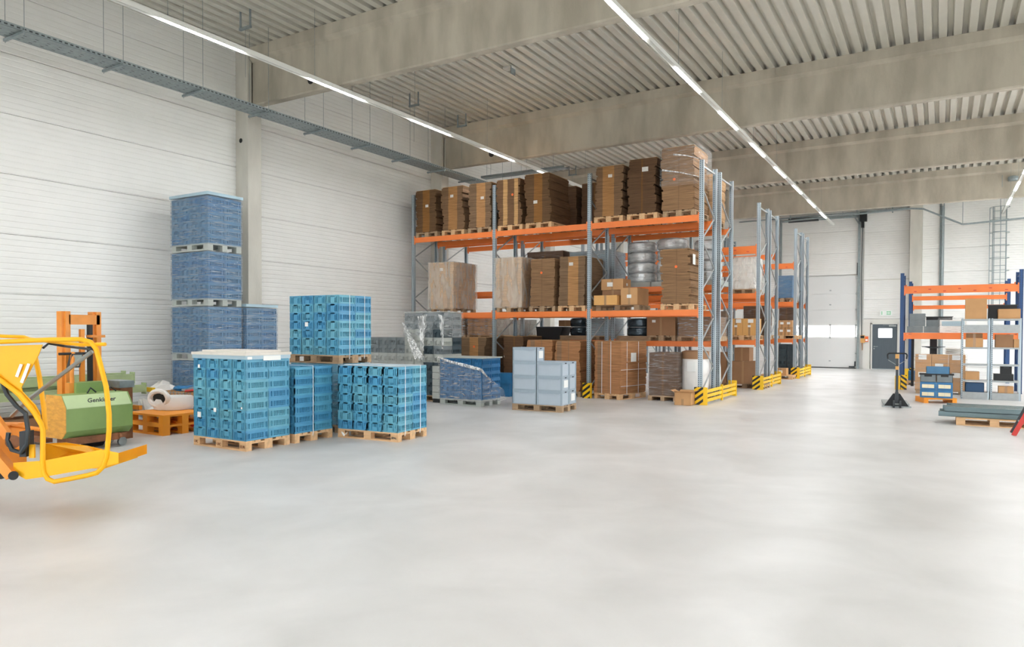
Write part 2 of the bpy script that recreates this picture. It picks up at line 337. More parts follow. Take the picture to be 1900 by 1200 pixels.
# concrete roof beams, T-headed
HX = {3.7: -11.94, 11.2: -11.94, 18.7: -12.04, 26.2: -12.0}
for y in colY:
    w = .11
    pr = [(y-w+.02, 7.0), (y+w-.02, 7.0), (y+w, 7.03), (y+w, 7.98), (y+w+.12, 8.06), (y+w+.12, 8.3), (y-w-.12, 8.3), (y-w-.12, 8.06), (y-w, 7.98), (y-w, 7.03)]
    o = struct(B().prism(pr, 'x', -13.86 if y != 0 else 0, EX).build('concrete_beam', 'conc'))
    o['label'] = 'long concrete roof beam with a thicker head under the steel deck'
    o.location = (0, .11, 0)
    if y in HX:
        B().tube([(HX[y], y-w-.004, 7.26), (HX[y], y-w+.05, 7.26)], .1, 14).build('service_hole', 'black', o)

# ------------------------------------------------------------ strip lights
def lamp_mesh():
    b = B(); b.add([], [])
    pr = [(-.042, 0), (-.038, -.008), (.038, -.008), (.042, 0)]
    return b.prism(pr, 'y', .02, 1.63).build('lamp', 'lamp')
L0 = lamp_mesh(); used = False
names = {-11.0: 'strip light row nearest the left wall, alternate lamps lit', -4.45: 'strip light row running over the aisle beside the rack ends',
         2.2: 'strip light row at the far right above the ladder', 8.8: 'strip light row above the right side of the hall', 15.3: 'strip light row along the right wall'}
for lx, lab in names.items():
    y0, y1 = -10.5, 37.0
    t = thing('strip_light', lab, 'light', (lx, y0, 6.85), 0, 'continuous strip light rows under the roof')
    B().box(-.046, -.043, 0, y1-y0, -.026, .055).box(.043, .046, 0, y1-y0, -.026, .055).box(-.043, .043, 0, y1-y0, .001, .055).box(-.022, .022, 0, y1-y0, .055, .075).build('trunking', 'trunk', t)
    k = 0; y = 7.05
    while y-3.22 > y0: y -= 3.22
    while y+1.66 < y1:
        o = L0 if not used else L0.copy()
        if used: C.objects.link(o)
        used = True; o.parent = t; o.location = (0, y-y0, 0)
        y += 3.22
    w = B(); yy = 1.6
    while yy < y1-y0:
        w.tube([(0, yy, .07), (0, yy, .15)], .006, 5).tube([(0, yy, .15), (0, yy, 1.44)], .0035, 5) if min(abs(y0+yy-q-.11) for q in colY) > .3 else None; yy += 3.22
    tag(w.build('suspension_wire', 'dgrey', t), kind='stuff')

# ------------------------------------------------------------ cable tray on the left
t = thing('cable_tray', 'perforated grey cable tray hung on rods along the left wall', 'cable tray', (-12.85, 5, 6.5))
B().box(-.25, .25, -9, 17.6, 0, .004).box(-.25, -.245, -9, 17.6, 0, .07).box(.245, .25, -9, 17.6, 0, .07).build('tray_bed', 'dgrey', t)
b = B()
for i in range(250):
    y = -5 + i*.09
    b.box(.2503, .2512, y, y+.05, .02, .045)
    if i % 2: b.box(-.17, -.15, y, y+.05, -.001, -.0003).box(.05, .07, y, y+.05, -.001, -.0003).box(-.05, -.03, y+.02, y+.06, -.001, -.0003)
tag(b.build('slot_row', 'dark', t), kind='stuff')
k = 0; y = 5.75-1.6*6
while y < 22.5:
    B().bar((-.34, y-5, -.03), (.34, y-5, -.03), .041, .041).build('bracket', 'dgrey', t)
    for s in (-1, 1) if min(abs(y-q-.11) for q in colY) > .28 else (): B().tube([(s*.31, y-5, -.08), (s*.31, y-5, 1.79)], .005, 5).build('threaded_rod', 'dgrey', t)
    y += 1.6
b = B()
for i, dx in enumerate((-.12, -.07, -.02, .05, .1)):
    b.tube([(dx+.02*math.sin(q*1.7+i), -9+q, .02+.012*(i % 2)) for q in range(27)], .012, 6)
b.build('cable', 'dark', t)
# tray branch in the far left corner, and a tray and pipes along the back wall
t = thing('cable_tray', 'grey cable tray crossing behind the second roof beam above the cartons', 'cable tray', (-13.6, 20.6, 7.0))
B().box(0, 3.2, -.15, .15, 0, .004).box(0, 3.2, -.15, -.145, 0, .07).box(0, 3.2, .145, .15, 0, .07).build('tray_bed', 'dgrey', t)
for i in range(3): B().tube([(.4+i*1.2, -.14, 0), (.4+i*1.2, -.14, 1.28)], .005, 5).build('threaded_rod', 'dgrey', t)
t = thing('cable_tray', 'cable tray on the back wall stepping down towards the ladder', 'cable tray', (0, 36.6, 0))
pth = [(-6.6, 0, 7.15), (-1.2, 0, 7.3), (-.75, 0, 7.25), (.75, 0, 6.45), (4.5, 0, 6.62), (9, 0, 6.7)]
for i in range(5): B().bar(pth[i], pth[i+1], .22, .05).build('tray_section', 'dgrey', t)
for px, pz in ((-4, 7.22), (-2.2, 7.27), (.75, 6.45), (2.1, 6.5), (3.9, 6.6)): B().tube([(px, 0, pz), (px, 0, 8.3)], .012, 6).build('hanger', 'dgrey', t)
t = thing('service_pipe', 'thin grey pipes running over the loading gate', 'pipe', (0, 37.7, 0))
B().tube([(-9, 0, 7.62), (-1.3, 0, 7.62)], .04, 8).build('pipe', 'dgrey', t); B().tube([(-9, -.05, 7.42), (-1.3, -.05, 7.5)], .03, 8).build('pipe', 'dgrey', t)
for i in range(5): B().cb(-8+i*1.5, 0, 7.52, .05, .1, .36).build('pipe_clip', 'dgrey', t)
tag(B().tube([(0, 37.9, .0), (0, 37.9, 7.5)], .045, 10).box(-.1, -.03, 37.93, 37.97, 0, 8.3).box(.05, .08, 37.93, 37.97, 0, 8.3).build('downpipe', 'dgrey'), 'grey vertical rainwater pipe on the back wall right of the column', 'pipe')
# ceiling hangers
for i, (x, y) in enumerate(((-12.32, 9.78), (-12.51, 15.48), (-12.5, 17.75), (-12.59, 25.48))):
    t = thing('ceiling_hanger', ['U-shaped steel channel hanging from the roof deck left of the first beam', 'steel channel hanger between the first and second beam, nearer one',
        'steel channel hanger just before the second beam', 'steel channel hanger beyond the second beam over the cartons'][i], 'bracket', (x, y, 7.95), 0, 'channel hangers under the deck')
    B().bar((-.17, 0, .0), (.17, 0, .0), .05, .05).build('channel', 'dgrey', t)
    for s in (-1, 1): B().box(s*.15-.015, s*.15+.015, -.015, .015, 0, .37).build('hook', 'dgrey', t)
    B().tube([(0, 0, 0), (0, 0, -1.0)], .004, 5).build('wire', 'dgrey', t)
t = thing('ceiling_sensor', 'small square grey sensor with a flap under the deck between beams', 'sensor', (-9.27, 15.2, 8.3))
B().box(-.13, .13, -.1, .1, -.05, 0).build('housing', 'trunk', t); B().box(.1, .12, -.1, .1, -.2, 0).build('flap', 'dgrey', t)
t = thing('smoke_detector', 'round grey detector box fixed to the fourth roof beam', 'detector', (2.32, 33.62, 7.62))
B().lathe([(.16, 0), (.19, .06), (.17, .16), (.06, .2)], (0, 0, 0), 16).build('housing', 'dgrey', t); B().tube([(-.35, 0, -.2), (-.35, 0, .25)], .01, 5).build('bracket', 'dgrey', t)

# ------------------------------------------------------------ back wall: gate, door, ladder
g = struct(thing('door_2', 'tall white sectional loading gate with a strip of windows', None, (0, NY, 0)))
zz = [.04, .73, 1.5, 2.1, 2.85, 3.62, 4.5]
for i in range(6):
    z0, z1 = zz[i], zz[i+1]
    if i == 2:
        B().box(-6.9, -3.5, -.03, .0, z0, z0+.03).box(-6.9, -3.5, -.03, 0, z1-.03, z1).box(-4.69, -4.63, -.035, .0, z0, z1).box(-3.56, -3.5, -.03, 0, z0, z1).box(-5.84, -5.78, -.03, 0, z0, z1).build('window_section', 'dock', g)
        for a, b_ in ((-6.86, -5.84), (-5.78, -4.69), (-4.63, -3.56)): B().box(a, b_, -.015, -.01, z0+.03, z1-.03).build('pane', 'glass', g)
    else: B().box(-6.9, -3.5, -.03, .0, z0+.004, z1-.004).box(-6.9, -3.5, -.035, -.03, z0+(z1-z0)*.45, z0+(z1-z0)*.5).build('gate_panel', 'dock', g)
for z in (.35, 1.48, 2.12, 3.1, 3.8): B().cb(-4.66, -.04, z, .08, .03, .06).build('hinge', 'galv', g)
for z in (.73, 1.5, 2.1, 2.85, 3.62, 4.4): B().cb(-3.5, -.06, z, .09, .06, .07).build('roller', 'galv', g)
B().box(-6.9, -3.5, -.05, 0, 0, .04).build('bottom_seal', 'seal', g)
B().box(-3.46, -3.36, -.1, 0, 0, 7.4).box(-7.05, -6.95, -.1, 0, 0, 7.4).build('guide_rail', 'dgrey', g)
B().box(-3.50, -3.46, -.06, 0, 4.5, 5.1).build('guide_end', 'dark', g)
B().tube([(-6.95, -.25, 7.3), (-3.35, -.25, 7.3)], .06, 10).build('shaft', 'dgrey', g)
B().tube([(-6.6, -.26, 7.32), (-5.2, -.26, 7.32)], .11, 12).build('spring', 'dark', g)
B().cb(-3.22, -.25, 7.25, .3, .3, .42).box(-3.32, -3.2, -.3, -.12, 6.75, 7.1).build('gate_motor', 'black', g)
B().bar((-3.4, -.12, 6.9), (-3.7, -.2, 7.45), .05, .05).build('strut', 'dgrey', g)
B().tube([(-3.28, -.06, 6.9), (-3.3, -.06, 4), (-3.26, -.06, 1.6), (-3.22, -.06, .9)], .018, 6).build('cable', 'dark', g)
B().box(-3.8, -3.55, -.09, -.03, .06, .12).box(-3.56, -3.5, -.08, -.03, .1, .35).build('floor_lock', 'dark', g)
d = struct(thing('door_1', 'dark grey steel door with a bright square window', None, (0, NY, 0)))
B().box(-2.86, -2.8, -.06, .05, 0, 2.2).box(-1.75, -1.7, -.06, .05, 0, 2.2).box(-2.86, -1.7, -.06, .05, 2.14, 2.2).build('door_frame', 'frame', d)
B().box(-2.8, -2.54, -.03, .02, .03, 2.14).box(-1.97, -1.75, -.03, .02, .03, 2.14).box(-2.54, -1.97, -.03, .02, .03, 1.51).box(-2.54, -1.97, -.03, .02, 1.94, 2.14).build('door_leaf', 'doorg', d)
B().box(-2.54, -1.97, -.01, 0, 1.51, 1.94).build('pane', 'glass', d)
B().box(-2.1, -1.8, -.09, -.03, 2.03, 2.1).box(-2.35, -1.9, -.1, -.08, 2.1, 2.115).build('door_closer', 'galv', d)
B().bar((-2.72, -.07, 1.08), (-2.56, -.07, 1.08), .02, .02).cb(-2.72, -.045, 1.08, .04, .04, .04).cb(-2.72, -.035, .98, .05, .02, .05).build('door_handle', 'galv', d)
B().box(-2.86, -1.7, -.04, .05, 0, .03).build('threshold', 'steel', d)
t = thing('exit_sign', 'white and green escape route sign above the grey door', 'sign', (-2.23, 37.93, 2.67))
B().box(-.26, .26, 0, .03, -.12, .12).build('sign_plate', 'sign', t); B().box(.02, .2, -.003, 0, -.09, .09).box(-.2, -.15, -.003, 0, -.08, .08).build('pictogram', 'signg', t)
B().bar((-.0, -.004, 0), (.14, -.004, 0), .002, .025).bar((.1, -.005, -.05), (.15, -.005, .0), .002, .02).bar((.1, -.005, .05), (.15, -.005, .0), .002, .02).build('arrow', 'sign', t)
t = thing('control_box', 'yellow gate control box with a black switch beside the loading gate', 'switch box', (-3.2, 37.93, 1.25))
B().box(-.1, .08, -.06, .03, 0, .36).build('housing', 'carton2', t); B().box(-.1, .06, -.09, -.06, .22, .34).build('switch', 'black', t); B().box(-.04, .0, -.03, 0, -.35, 0).build('plug_cable', 'carton3', t)
t = thing('fire_sign', 'small red and white notice beside the yellow control box', 'sign', (-3.04, 37.93, 1.3))
B().box(-.07, .07, 0, .01, 0, .26).build('sign_plate', 'orangep', t); B().box(-.05, .05, -.004, 0, .04, .13).build('print', 'white', t)
t = thing('wall_ladder', 'caged steel ladder on the back wall behind the blue rack', 'ladder', (2.15, 37.75, 0))
for s in (-.24, .24): B().box(s-.02, s+.02, .05, .1, 1.5, 7.3).build('rail', 'dgrey', t)
for i in range(19): B().tube([(-.24, .075, 1.7+i*.3), (.24, .075, 1.7+i*.3)], .012, 6).build('rung', 'dgrey', t)
for i in range(9):
    B().tube([(-.24, .05, 2.8+i*.55)] + [(-.02+.36*math.cos(a), -.28+.36*math.sin(a), 2.8+i*.55) for a in [PI*.85+PI*1.3*j/8 for j in range(9)]] + [(.24, .05, 2.8+i*.55)], .012, 5).build('cage_hoop', 'dgrey', t)
for a in (-.38, -.22, .0, .22): B().box(a-.014, a+.014, -.62+abs(a)*.7, -.6+abs(a)*.7, 2.8, 7.2).build('cage_bar', 'dgrey', t)

# ------------------------------------------------------------ pallets
def make_pallet(m, label, cat='pallet', name='wooden_pallet'):
    t = thing(name, label, cat)
    b5 = [(-.4, -.255), (-.2375, -.1375), (-.0725, .0725), (.1375, .2375), (.255, .4)]
    for a, b_ in b5: B().box(-.6, .6, a, b_, .122, .144).build('top_board', m, t)
    for x in (-.6, -.0725, .455): B().box(x, x+.145, -.4, .4, .1, .1219).build('cross_board', m, t)
    for x in (-.6, -.0725, .455):
        for a, b_ in ((-.4, -.3), (-.0725, .0725), (.3, .4)): B().box(x, x+.145, a, b_, .0221, .0999).build('block', m, t)
    for a, b_ in ((-.4, -.3), (-.0725, .0725), (.3, .4)): B().box(-.6, .6, a, b_, 0, .022).build('bottom_board', m, t)
    return t
PN = make_pallet('wood', ''); PO = make_pallet('woodold', '')
for q in (PN, PO): q.location = (0, -30, 0)
first = {'PN': True, 'PO': True}
def pallet(x, y, z, rz, label, old=False, group='wooden pallets under the goods'):
    key = 'PO' if old else 'PN'; p = PO if old else PN
    if first[key]:
        first[key] = False; p.location = (x, y, z); p.rotation_euler = (0, 0, rz); p['label'] = label; p['group'] = group; return p
    return dup(p, (x, y, z), rz, label, group)
def make_plastic_pallet(m, name='plastic_pallet'):
    t = thing(name, '', 'pallet')
    B().box(-.6, .6, -.4, .4, .12, .15).build('deck', m, t)
    for x in (-.6, -.075, .45):
        for a, b_ in ((-.4, -.28), (-.06, .06), (.28, .4)): B().box(x, x+.15, a, b_, .03, .12).build('foot', m, t)
    for a, b_ in ((-.4, -.28), (-.06, .06), (.28, .4)): B().box(-.6, .6, a, b_, 0, .03).build('runner', m, t)
    return t
PG = make_plastic_pallet('gpal'); pg_used = [False]
def gpallet(x, y, z, rz, label, group='grey plastic pallets'):
    if not pg_used[0]:
        pg_used[0] = True; PG.location = (x, y, z); PG.rotation_euler = (0, 0, rz); PG['label'] = label; PG['group'] = group; return PG
    return dup(PG, (x, y, z), rz, label, group)

# ------------------------------------------------------------ blue crates
def crate_bm(sx=.296, sy=.396, h=.146, var=0):
    b = B(); X, Y = sx/2, sy/2; i = .022
    b.box(-X+i, X-i, -Y+i, Y-i, .004, h-.03)
    # long sides (+-x): bands, posts, ribs, small windows
    for s in (-1, 1):
        xo, xi = s*X, s*(X-i)
        a, c = min(xo, xi), max(xo, xi)
        b.box(a, c, -Y, Y, .105, h-.012).box(min(s*(X-.006), xi), max(s*(X-.006), xi), -Y, Y, h-.012, h).box(min(s*(X-.008), xi), max(s*(X-.008), xi), -Y, Y, .0, .028)
        for y in (-Y, Y-.018, -Y+.07, Y-.085): b.box(a, c, y, y+.014, .028, .105)
        b.box(min(s*(X-.012), xi), max(s*(X-.012), xi), -Y+.08, Y-.08, .045, .052)
        for k in range(8): y = -Y+.095 + k*(sy-.19)/7; b.box(min(s*(X-.008), xi), max(s*(X-.008), xi), y-.004, y+.004, .028, .105)
    for s in (-1, 1):
        yo, yi = s*Y, s*(Y-i)
        a, c = min(yo, yi), max(yo, yi)
        b.box(-X+i, -.05, a, c, .118, h).box(.05, X-i, a, c, .118, h).box(-.05, .05, a, c, .138, h)
        b.box(-X+i, X-i, a, c, 0, .014)
        b.box(-X, -X+.042, a, c, .012, h).box(X-.042, X, a, c, .0, h-.025)
        if var == 0:
            b.box(-.05, .05, a, c, .014, .1)
            for x in (-.085, .072): b.box(x, x+.012, a, c, .014, .118)
        elif var == 1:
            b.box(-.035, .06, a, c, .05, .118)
            for x in (-.09, -.07, -.05, .0, .03, .07, .085): b.box(x, x+.007, a, c, .014, .118)
        else:
            b.box(-.06, .045, a, c, .014, .07)
            for x in (-.03, .0, .03, .08): b.box(x, x+.008, a, c, .07, .118)
            b.box(-.1, -.075, a, c, .014, .118)
    return b
_cache = {}
def crate(kind, x, y, z, rz, label, group, cat='crate', name=None):
    name = name or ('stacking_bin' if kind[0] in ('pale', 'dgb', 'dgb2') else 'plastic_crate')
    kind = kind + (random.randrange(3),)
    if kind not in _cache:
        m, size, vr = kind
        o = crate_bm(*size, vr).build(name, m)
        _cache[kind] = o; o.location = (x, y, z); o.rotation_euler = (0, 0, rz)
    else:
        o = inst(_cache[kind], (x, y, z), rz)
    return tag(o, label, cat, group)
ORD = ['bottom', 'second', 'third', 'fourth', 'fifth', 'sixth', 'seventh', 'top']
def ordn(i, n): return 'top' if i == n-1 else ORD[i]
TEN = ['lowest', 'second', 'third', 'fourth', 'fifth', 'sixth', 'seventh', 'eighth', 'ninth', 'topmost']
COL = ['leftmost', 'second', 'third', 'fourth']
def stack(cx, cy, z, rz, n, who, mats=('blue', 'blue', 'bluec', 'blue', 'blueb'), front=True, side=True, toplayer=False, pitch=.147, one_label=None):
    """4 x 2 crates a layer on a 1.2 x .8 pallet whose long side faces -y; only the outer crates that show"""
    ca, sa = math.cos(rz), math.sin(rz)
    for k in range(n):
        for i in range(4):
            for j in range(2):
                vis = (front and j == 0) or (side and i == 3) or (toplayer and k == n-1)
                if not vis: continue
                lx, ly = -.45+.3*i+random.uniform(-.002, .002), -.2+.4*j+random.uniform(-.002, .002)
                lay = ordn(k, n) + ' layer'
                if one_label: lab = one_label
                elif j == 0 and i < 3: lab = f'blue ribbed crate, {lay}, {COL[i]} in the long face of {who}'
                elif j == 0: lab = f'blue ribbed crate, {lay}, on the near corner of {who}'
                elif i == 3: lab = f'blue ribbed crate, {lay}, rear column of the right face of {who}'
                else: lab = f'blue ribbed crate, top layer, rear row {COL[i]}, of {who}'
                crate((random.choice(mats), (.296, .396, .146)), cx+lx*ca-ly*sa, cy+lx*sa+ly*ca, z+k*pitch, rz, lab, 'crates of ' + who)
A = (-9.11, 7.14); Bc = (-9.1, 8.02); Cc = (-9.33, 9.2)
pallet(A[0], A[1], 0, 0, 'pale wooden pallet with stamped blocks under the lidded front crate stack')
stack(A[0], A[1], .144, 0, 8, 'the lidded front stack')
t = thing('cover_board', 'pale grey-beige pallet lid lying on the front blue stack', 'lid', (A[0], A[1], .144+8*.147))
B().box(-.62, .62, -.42, .42, .055, .095).box(-.5, .5, -.32, .32, .095, .125).build('cover', 'lid', t)
B().box(-.61, .61, -.41, .41, 0, .055).build('rim', 'lidb', t); B().box(.611, .613, -.1, .22, -.02, .05).build('sticker', 'white', t); B().box(.611, .613, -.38, -.3, .0, .04).build('sticker', 'white', t)
for i, (x, z, s) in enumerate(((-.52, .28, .05), (-.2, .38, .06), (-.12, .3, .04), (.03, .95, .04), (-.52, 1.1, .05))):
    pass
pallet(Bc[0], Bc[1], 0, .01, 'wooden pallet behind the front one, under the strapped middle stack')
stack(Bc[0], Bc[1], .144, .01, 7, 'the strapped middle stack', mats=('blueb', 'blue'), toplayer=True)
LOADC = True
Er = .075; u_ = (math.cos(Er), math.sin(Er)); v_ = (-math.sin(Er), math.cos(Er))
Ec = (-7.23-.6*u_[0]+.4*v_[0], 8.56-.6*u_[1]+.4*v_[1])
pallet(Ec[0], Ec[1], 0, Er, 'pale wooden pallet with a stamped corner block under the right blue stack')
stack(Ec[0], Ec[1], .144, Er, 7, 'the right strapped stack', toplayer=True)
T = (-9.33, 9.2)
pallet(T[0], T[1], 1.178, 0, 'worn wooden pallet raised on the blue crates', old=True)
stack(T[0], T[1], 1.322, 0, 7, 'the raised upper stack', mats=('bluec', 'blue', 'blueb'), toplayer=True)
def strap(name, label, pts): tag(B().tube(pts, .006, 5).build(name, 'strap'), label, 'strap', 'white plastic straps round the crate stacks')
def strap_box(cx, cy, rz, z0, z1, off, label, far=False):
    """a strap over the top and down the +x face at local y = off"""
    ca, sa = math.cos(rz), math.sin(rz)
    P = lambda lx, ly, z: (cx+lx*ca-ly*sa, cy+lx*sa+ly*ca, z)
    strap('strap', label, [P(-.61, off, z0), P(-.61, off, z1), P(.61, off, z1), P(.61, off, z0), P(.6, off, z0-.06)])
strap_box(Bc[0], Bc[1], .01, .14, 1.185, -.03, 'white strap down the right face of the strapped middle stack')
strap_box(Ec[0], Ec[1], Er, .14, 1.185, -.22, 'white strap nearest the corner of the right blue stack')
strap_box(Ec[0], Ec[1], Er, .14, 1.185, .2, 'white strap at the rear of the right blue stack')
strap_box(T[0], T[1], 0, 1.31, 2.36, -.15, 'white strap nearest the corner of the raised stack')
strap_box(T[0], T[1], 0, 1.31, 2.36, .22, 'white strap at the rear of the raised stack')
tag(B().box(-.598, .598, -.398, .398, 0, .004).build('cover_sheet', 'lidb'), 'thin pale blue sheet on top of the right blue stack', 'sheet').location = (Ec[0], Ec[1], .144+7*.147+.001)
bpy.data.objects['cover_sheet'].rotation_euler = (0, 0, Er)
for nm, lab, loc, s in (('sticker', 'white sticker on a lower crate at the left of the front stack', (-9.57, 6.738, .47), .08), ('sticker', 'torn white label residue low on the front stack', (-9.2, 6.738, .56), .06),
                        ('sticker', 'small pale sticker high on the left of the front stack', (-9.57, 6.738, 1.2), .05), ('sticker', 'square white sticker in the middle of the raised stack', (-9.5, 8.798, 1.85), .075), ('sticker', 'white tape residue on the near corner of the front stack', (-8.6, 6.738, .62), .03)):
    o = tag(B().box(-s/2, s/2, -.002, 0, -s/2, s/2).build(nm, 'white'), lab, 'sticker'); o.location = loc
for body, loc, rz_, lab in (('UIC', (-9.64, 6.735, .06), 0, ''), ('UIC', (-9.11, 6.735, .06), 0, ''), ('EUR', (-8.58, 6.735, .06), 0, '')):
    tag(text(body, .055, loc, (PI/2, 0, rz_), 'rust', None, 'stamp'), f'dark stamp on the {"leftmost" if loc[0] < -9.5 else "middle" if loc[0] < -9 else "corner"} block of the front pallet', 'stamp')
px, py = Ec[0]+.525*u_[0]+.403*v_[0]*-1, Ec[1]+.525*u_[1]-.403*v_[1]
tag(text('EPAL', .045, (px, py, .06), (PI/2, 0, Er), 'dark', None, 'stamp'), 'oval dark stamp on the corner block of the right pallet', 'stamp')
b = B()
for i in range(7): b.tube([(.03*math.cos(a+i), .03*math.sin(a)+.02*i/7, .04+.03*math.sin(a*2+i)) for a in [2*PI*j/8 for j in range(8)]], .012, 5, True)
o = tag(b.build('crumpled_film', 'white'), 'crumpled white film on the floor by the right blue pallet', 'plastic film'); o.location = (-8.32, 8.5, .02)

# ------------------------------------------------------------ film-wrapped tower against the left wall
def film_shell(name, label, x0, x1, y0, y1, z0, z1, m='film_b', group=None, top=True, amp=.008):
    """thin wrapped skin with slack ripples"""
    b = B(); n = 10; nz = 12; pts = []
    per = []
    for i in range(n): per.append((x0+(x1-x0)*i/n, y0, 0, -1))
    for i in range(n): per.append((x1, y0+(y1-y0)*i/n, 1, 0))
    for i in range(n): per.append((x1-(x1-x0)*i/n, y1, 0, 1))
    for i in range(n): per.append((x0, y1-(y1-y0)*i/n, -1, 0))
    vs = []
    for k in range(nz+1):
        z = z0+(z1-z0)*k/nz
        for (x, y, nx, ny) in per:
            a = random.uniform(0, amp); vs.append((x+nx*a, y+ny*a, z))
    m_ = len(per); fs = [(k*m_+i, k*m_+(i+1) % m_, (k+1)*m_+(i+1) % m_, (k+1)*m_+i) for k in range(nz) for i in range(m_)]
    if top: fs.append(tuple(nz*m_+i for i in range(m_)))
    b.add(vs, fs); o = b.build(name, m); 
    return tag(o, label, 'plastic film', group)
LV = ['bottom', 'second', 'third', 'top']
for k in range(4):
    z = 1.12*k; cx, cy_ = -13.29, 9.55
    gpallet(cx, cy_, z, 0, f'grey plastic pallet, {LV[k]} one in the tall wrapped tower')
    for q in range(6):
        for i in range(4):
            for j in range(2):
                if (j == 0 or i == 3) and not (k == 0 and i > 1):
                    crate((random.choice(('wrapblue', 'navy', 'wrapblue')), (.296, .396, .157)), cx-.45+.3*i, cy_-.2+.4*j, z+.151+q*.158, 0,
                      f'blue crate under film, {ordn(q, 6)} layer of the {LV[k]} unit, ' + (f'{COL[i]} in the front' if j == 0 else 'rear of the side') + ', wrapped tower', 'crates in the wrapped tower')
    film_shell('stretch_film', f'glossy clear film round the {LV[k]} unit of the tall tower', cx-.615, cx+.615, cy_-.415, cy_+.415, z+.12, z+1.112, 'film_b', 'film round the tower units')
B().box(0, 0, 0, 0, 0, 0)
t = thing('cover_board', 'pale blue lid on the very top of the wrapped tower', 'lid', (-13.29, 9.55, 4.482)); B().box(-.63, .63, -.43, .43, 0, .06).build('cover', 'lidb', t)
for k in range(2):
    z = 1.12*k; cx, cy_ = -13.22, 10.42
    gpallet(cx, cy_, z, 0, f'grey plastic pallet, {"lower" if k == 0 else "upper"} one of the short wrapped tower behind')
    for q in range(6 if k else 0):
        for j in range(2):
            crate((random.choice(('wrapblue', 'navy')), (.296, .396, .157)), cx+.45, cy_-.2+.4*j, z+.151+q*.158, 0, f'dark blue crate under film, {ordn(q, 6)} layer, {"lower" if k == 0 else "upper"} unit, {"near" if j == 0 else "rear"}, short tower', 'crates in the short wrapped tower')
    film_shell('stretch_film', f'film round the {"lower" if k == 0 else "upper"} unit of the short tower', cx-.615, cx+.615, cy_-.415, cy_+.415, z+.12, z+1.112, 'film_b', 'film round the tower units')
t = thing('cover_board', 'pale blue lid on the short wrapped tower beside the tall one', 'lid', (-13.22, 10.42, 2.242)); B().box(-.62, .62, -.42, .42, 0, .06).build('cover', 'lidb', t)

# ------------------------------------------------------------ grey stacking boxes on their pallet
def box_bm(sx, sy, h, rim=.05, inset=.012):
    b = B(); X, Y = sx/2, sy/2
    b.box(-X+inset, X-inset, -Y+inset, Y-inset, 0, h-.01)
    b.mi = 1
    for s in (-1, 1):
        b.box(-X, X, min(s*Y, s*(Y-inset)), max(s*Y, s*(Y-inset)), h-rim, h).box(-X, X, min(s*Y, s*(Y-inset)), max(s*Y, s*(Y-inset)), 0, .018)
        b.box(min(s*X, s*(X-inset)), max(s*X, s*(X-inset)), -Y, Y, h-rim, h).box(min(s*X, s*(X-inset)), max(s*X, s*(X-inset)), -Y, Y, 0, .018)
        for x in (-X, X-.035): b.box(x, x+.035, min(s*Y, s*(Y-inset)), max(s*Y, s*(Y-inset)), .018, h-rim)
        for y in (-Y, Y-.035): b.box(min(s*X, s*(X-inset)), max(s*X, s*(X-inset)), y, y+.035, .018, h-rim)
        for x in (-.1, .1): b.box(x-.004, x+.004, min(s*Y, s*(Y+.003)), max(s*Y, s*(Y+.003)), h-rim, h-.004)
        b.box(-X+.06, X-.06, min(s*Y, s*(Y+.002)), max(s*Y, s*(Y+.002)), h-rim-.012, h-rim)
    return b
def storage_box(mats, size, holes=True, name='storage_box'):
    t = thing(name, '', 'box'); sx, sy, h = size
    b = box_bm(sx, sy, h); b.build('body', mats, t)
    if holes:
        for s in (-1, 1): B().cb(s*(sx/2), 0, h-.028, .006, .09, .022).build('hand_hole', 'black', t)
    return t
M['klt_rim'] = mat('box_rim', '#9fadb8', .45)
K = storage_box(('klt', 'klt_rim'), (.598, .398, .31)); KO = (-7.55, 13.93); kr = .06; kfirst = True
pallet(KO[0], KO[1], 0, kr, 'worn wooden pallet under the pale grey lidless boxes', old=True)
ca, sa = math.cos(kr), math.sin(kr)
for k in range(4):
    for i in range(2):
        for j in range(2):
            if k == 3 and (i or j): continue
            lx, ly = -.3+.6*i, -.2+.4*j
            loc = (KO[0]+lx*ca-ly*sa, KO[1]+lx*sa+ly*ca, .145+k*.312)
            lab = ('single pale grey box on top of the grey box stack' if k == 3 else f'pale grey box, {["bottom", "middle", "third"][k]} layer, {["left", "right"][i]} {["front", "rear"][j]} of the stack on its pallet')
            if kfirst: K.location = loc; K.rotation_euler = (0, 0, kr); K['label'] = lab; K['group'] = 'pale grey stacking boxes'; o = K; kfirst = False
            else: o = dup(K, loc, kr, lab, 'pale grey stacking boxes')
            if (k, i, j) in ((3, 0, 0), (1, 1, 0), (0, 1, 1)): B().box(.3, .304, -.1, .12, .07, .23).build('label_sheet', 'white', o)

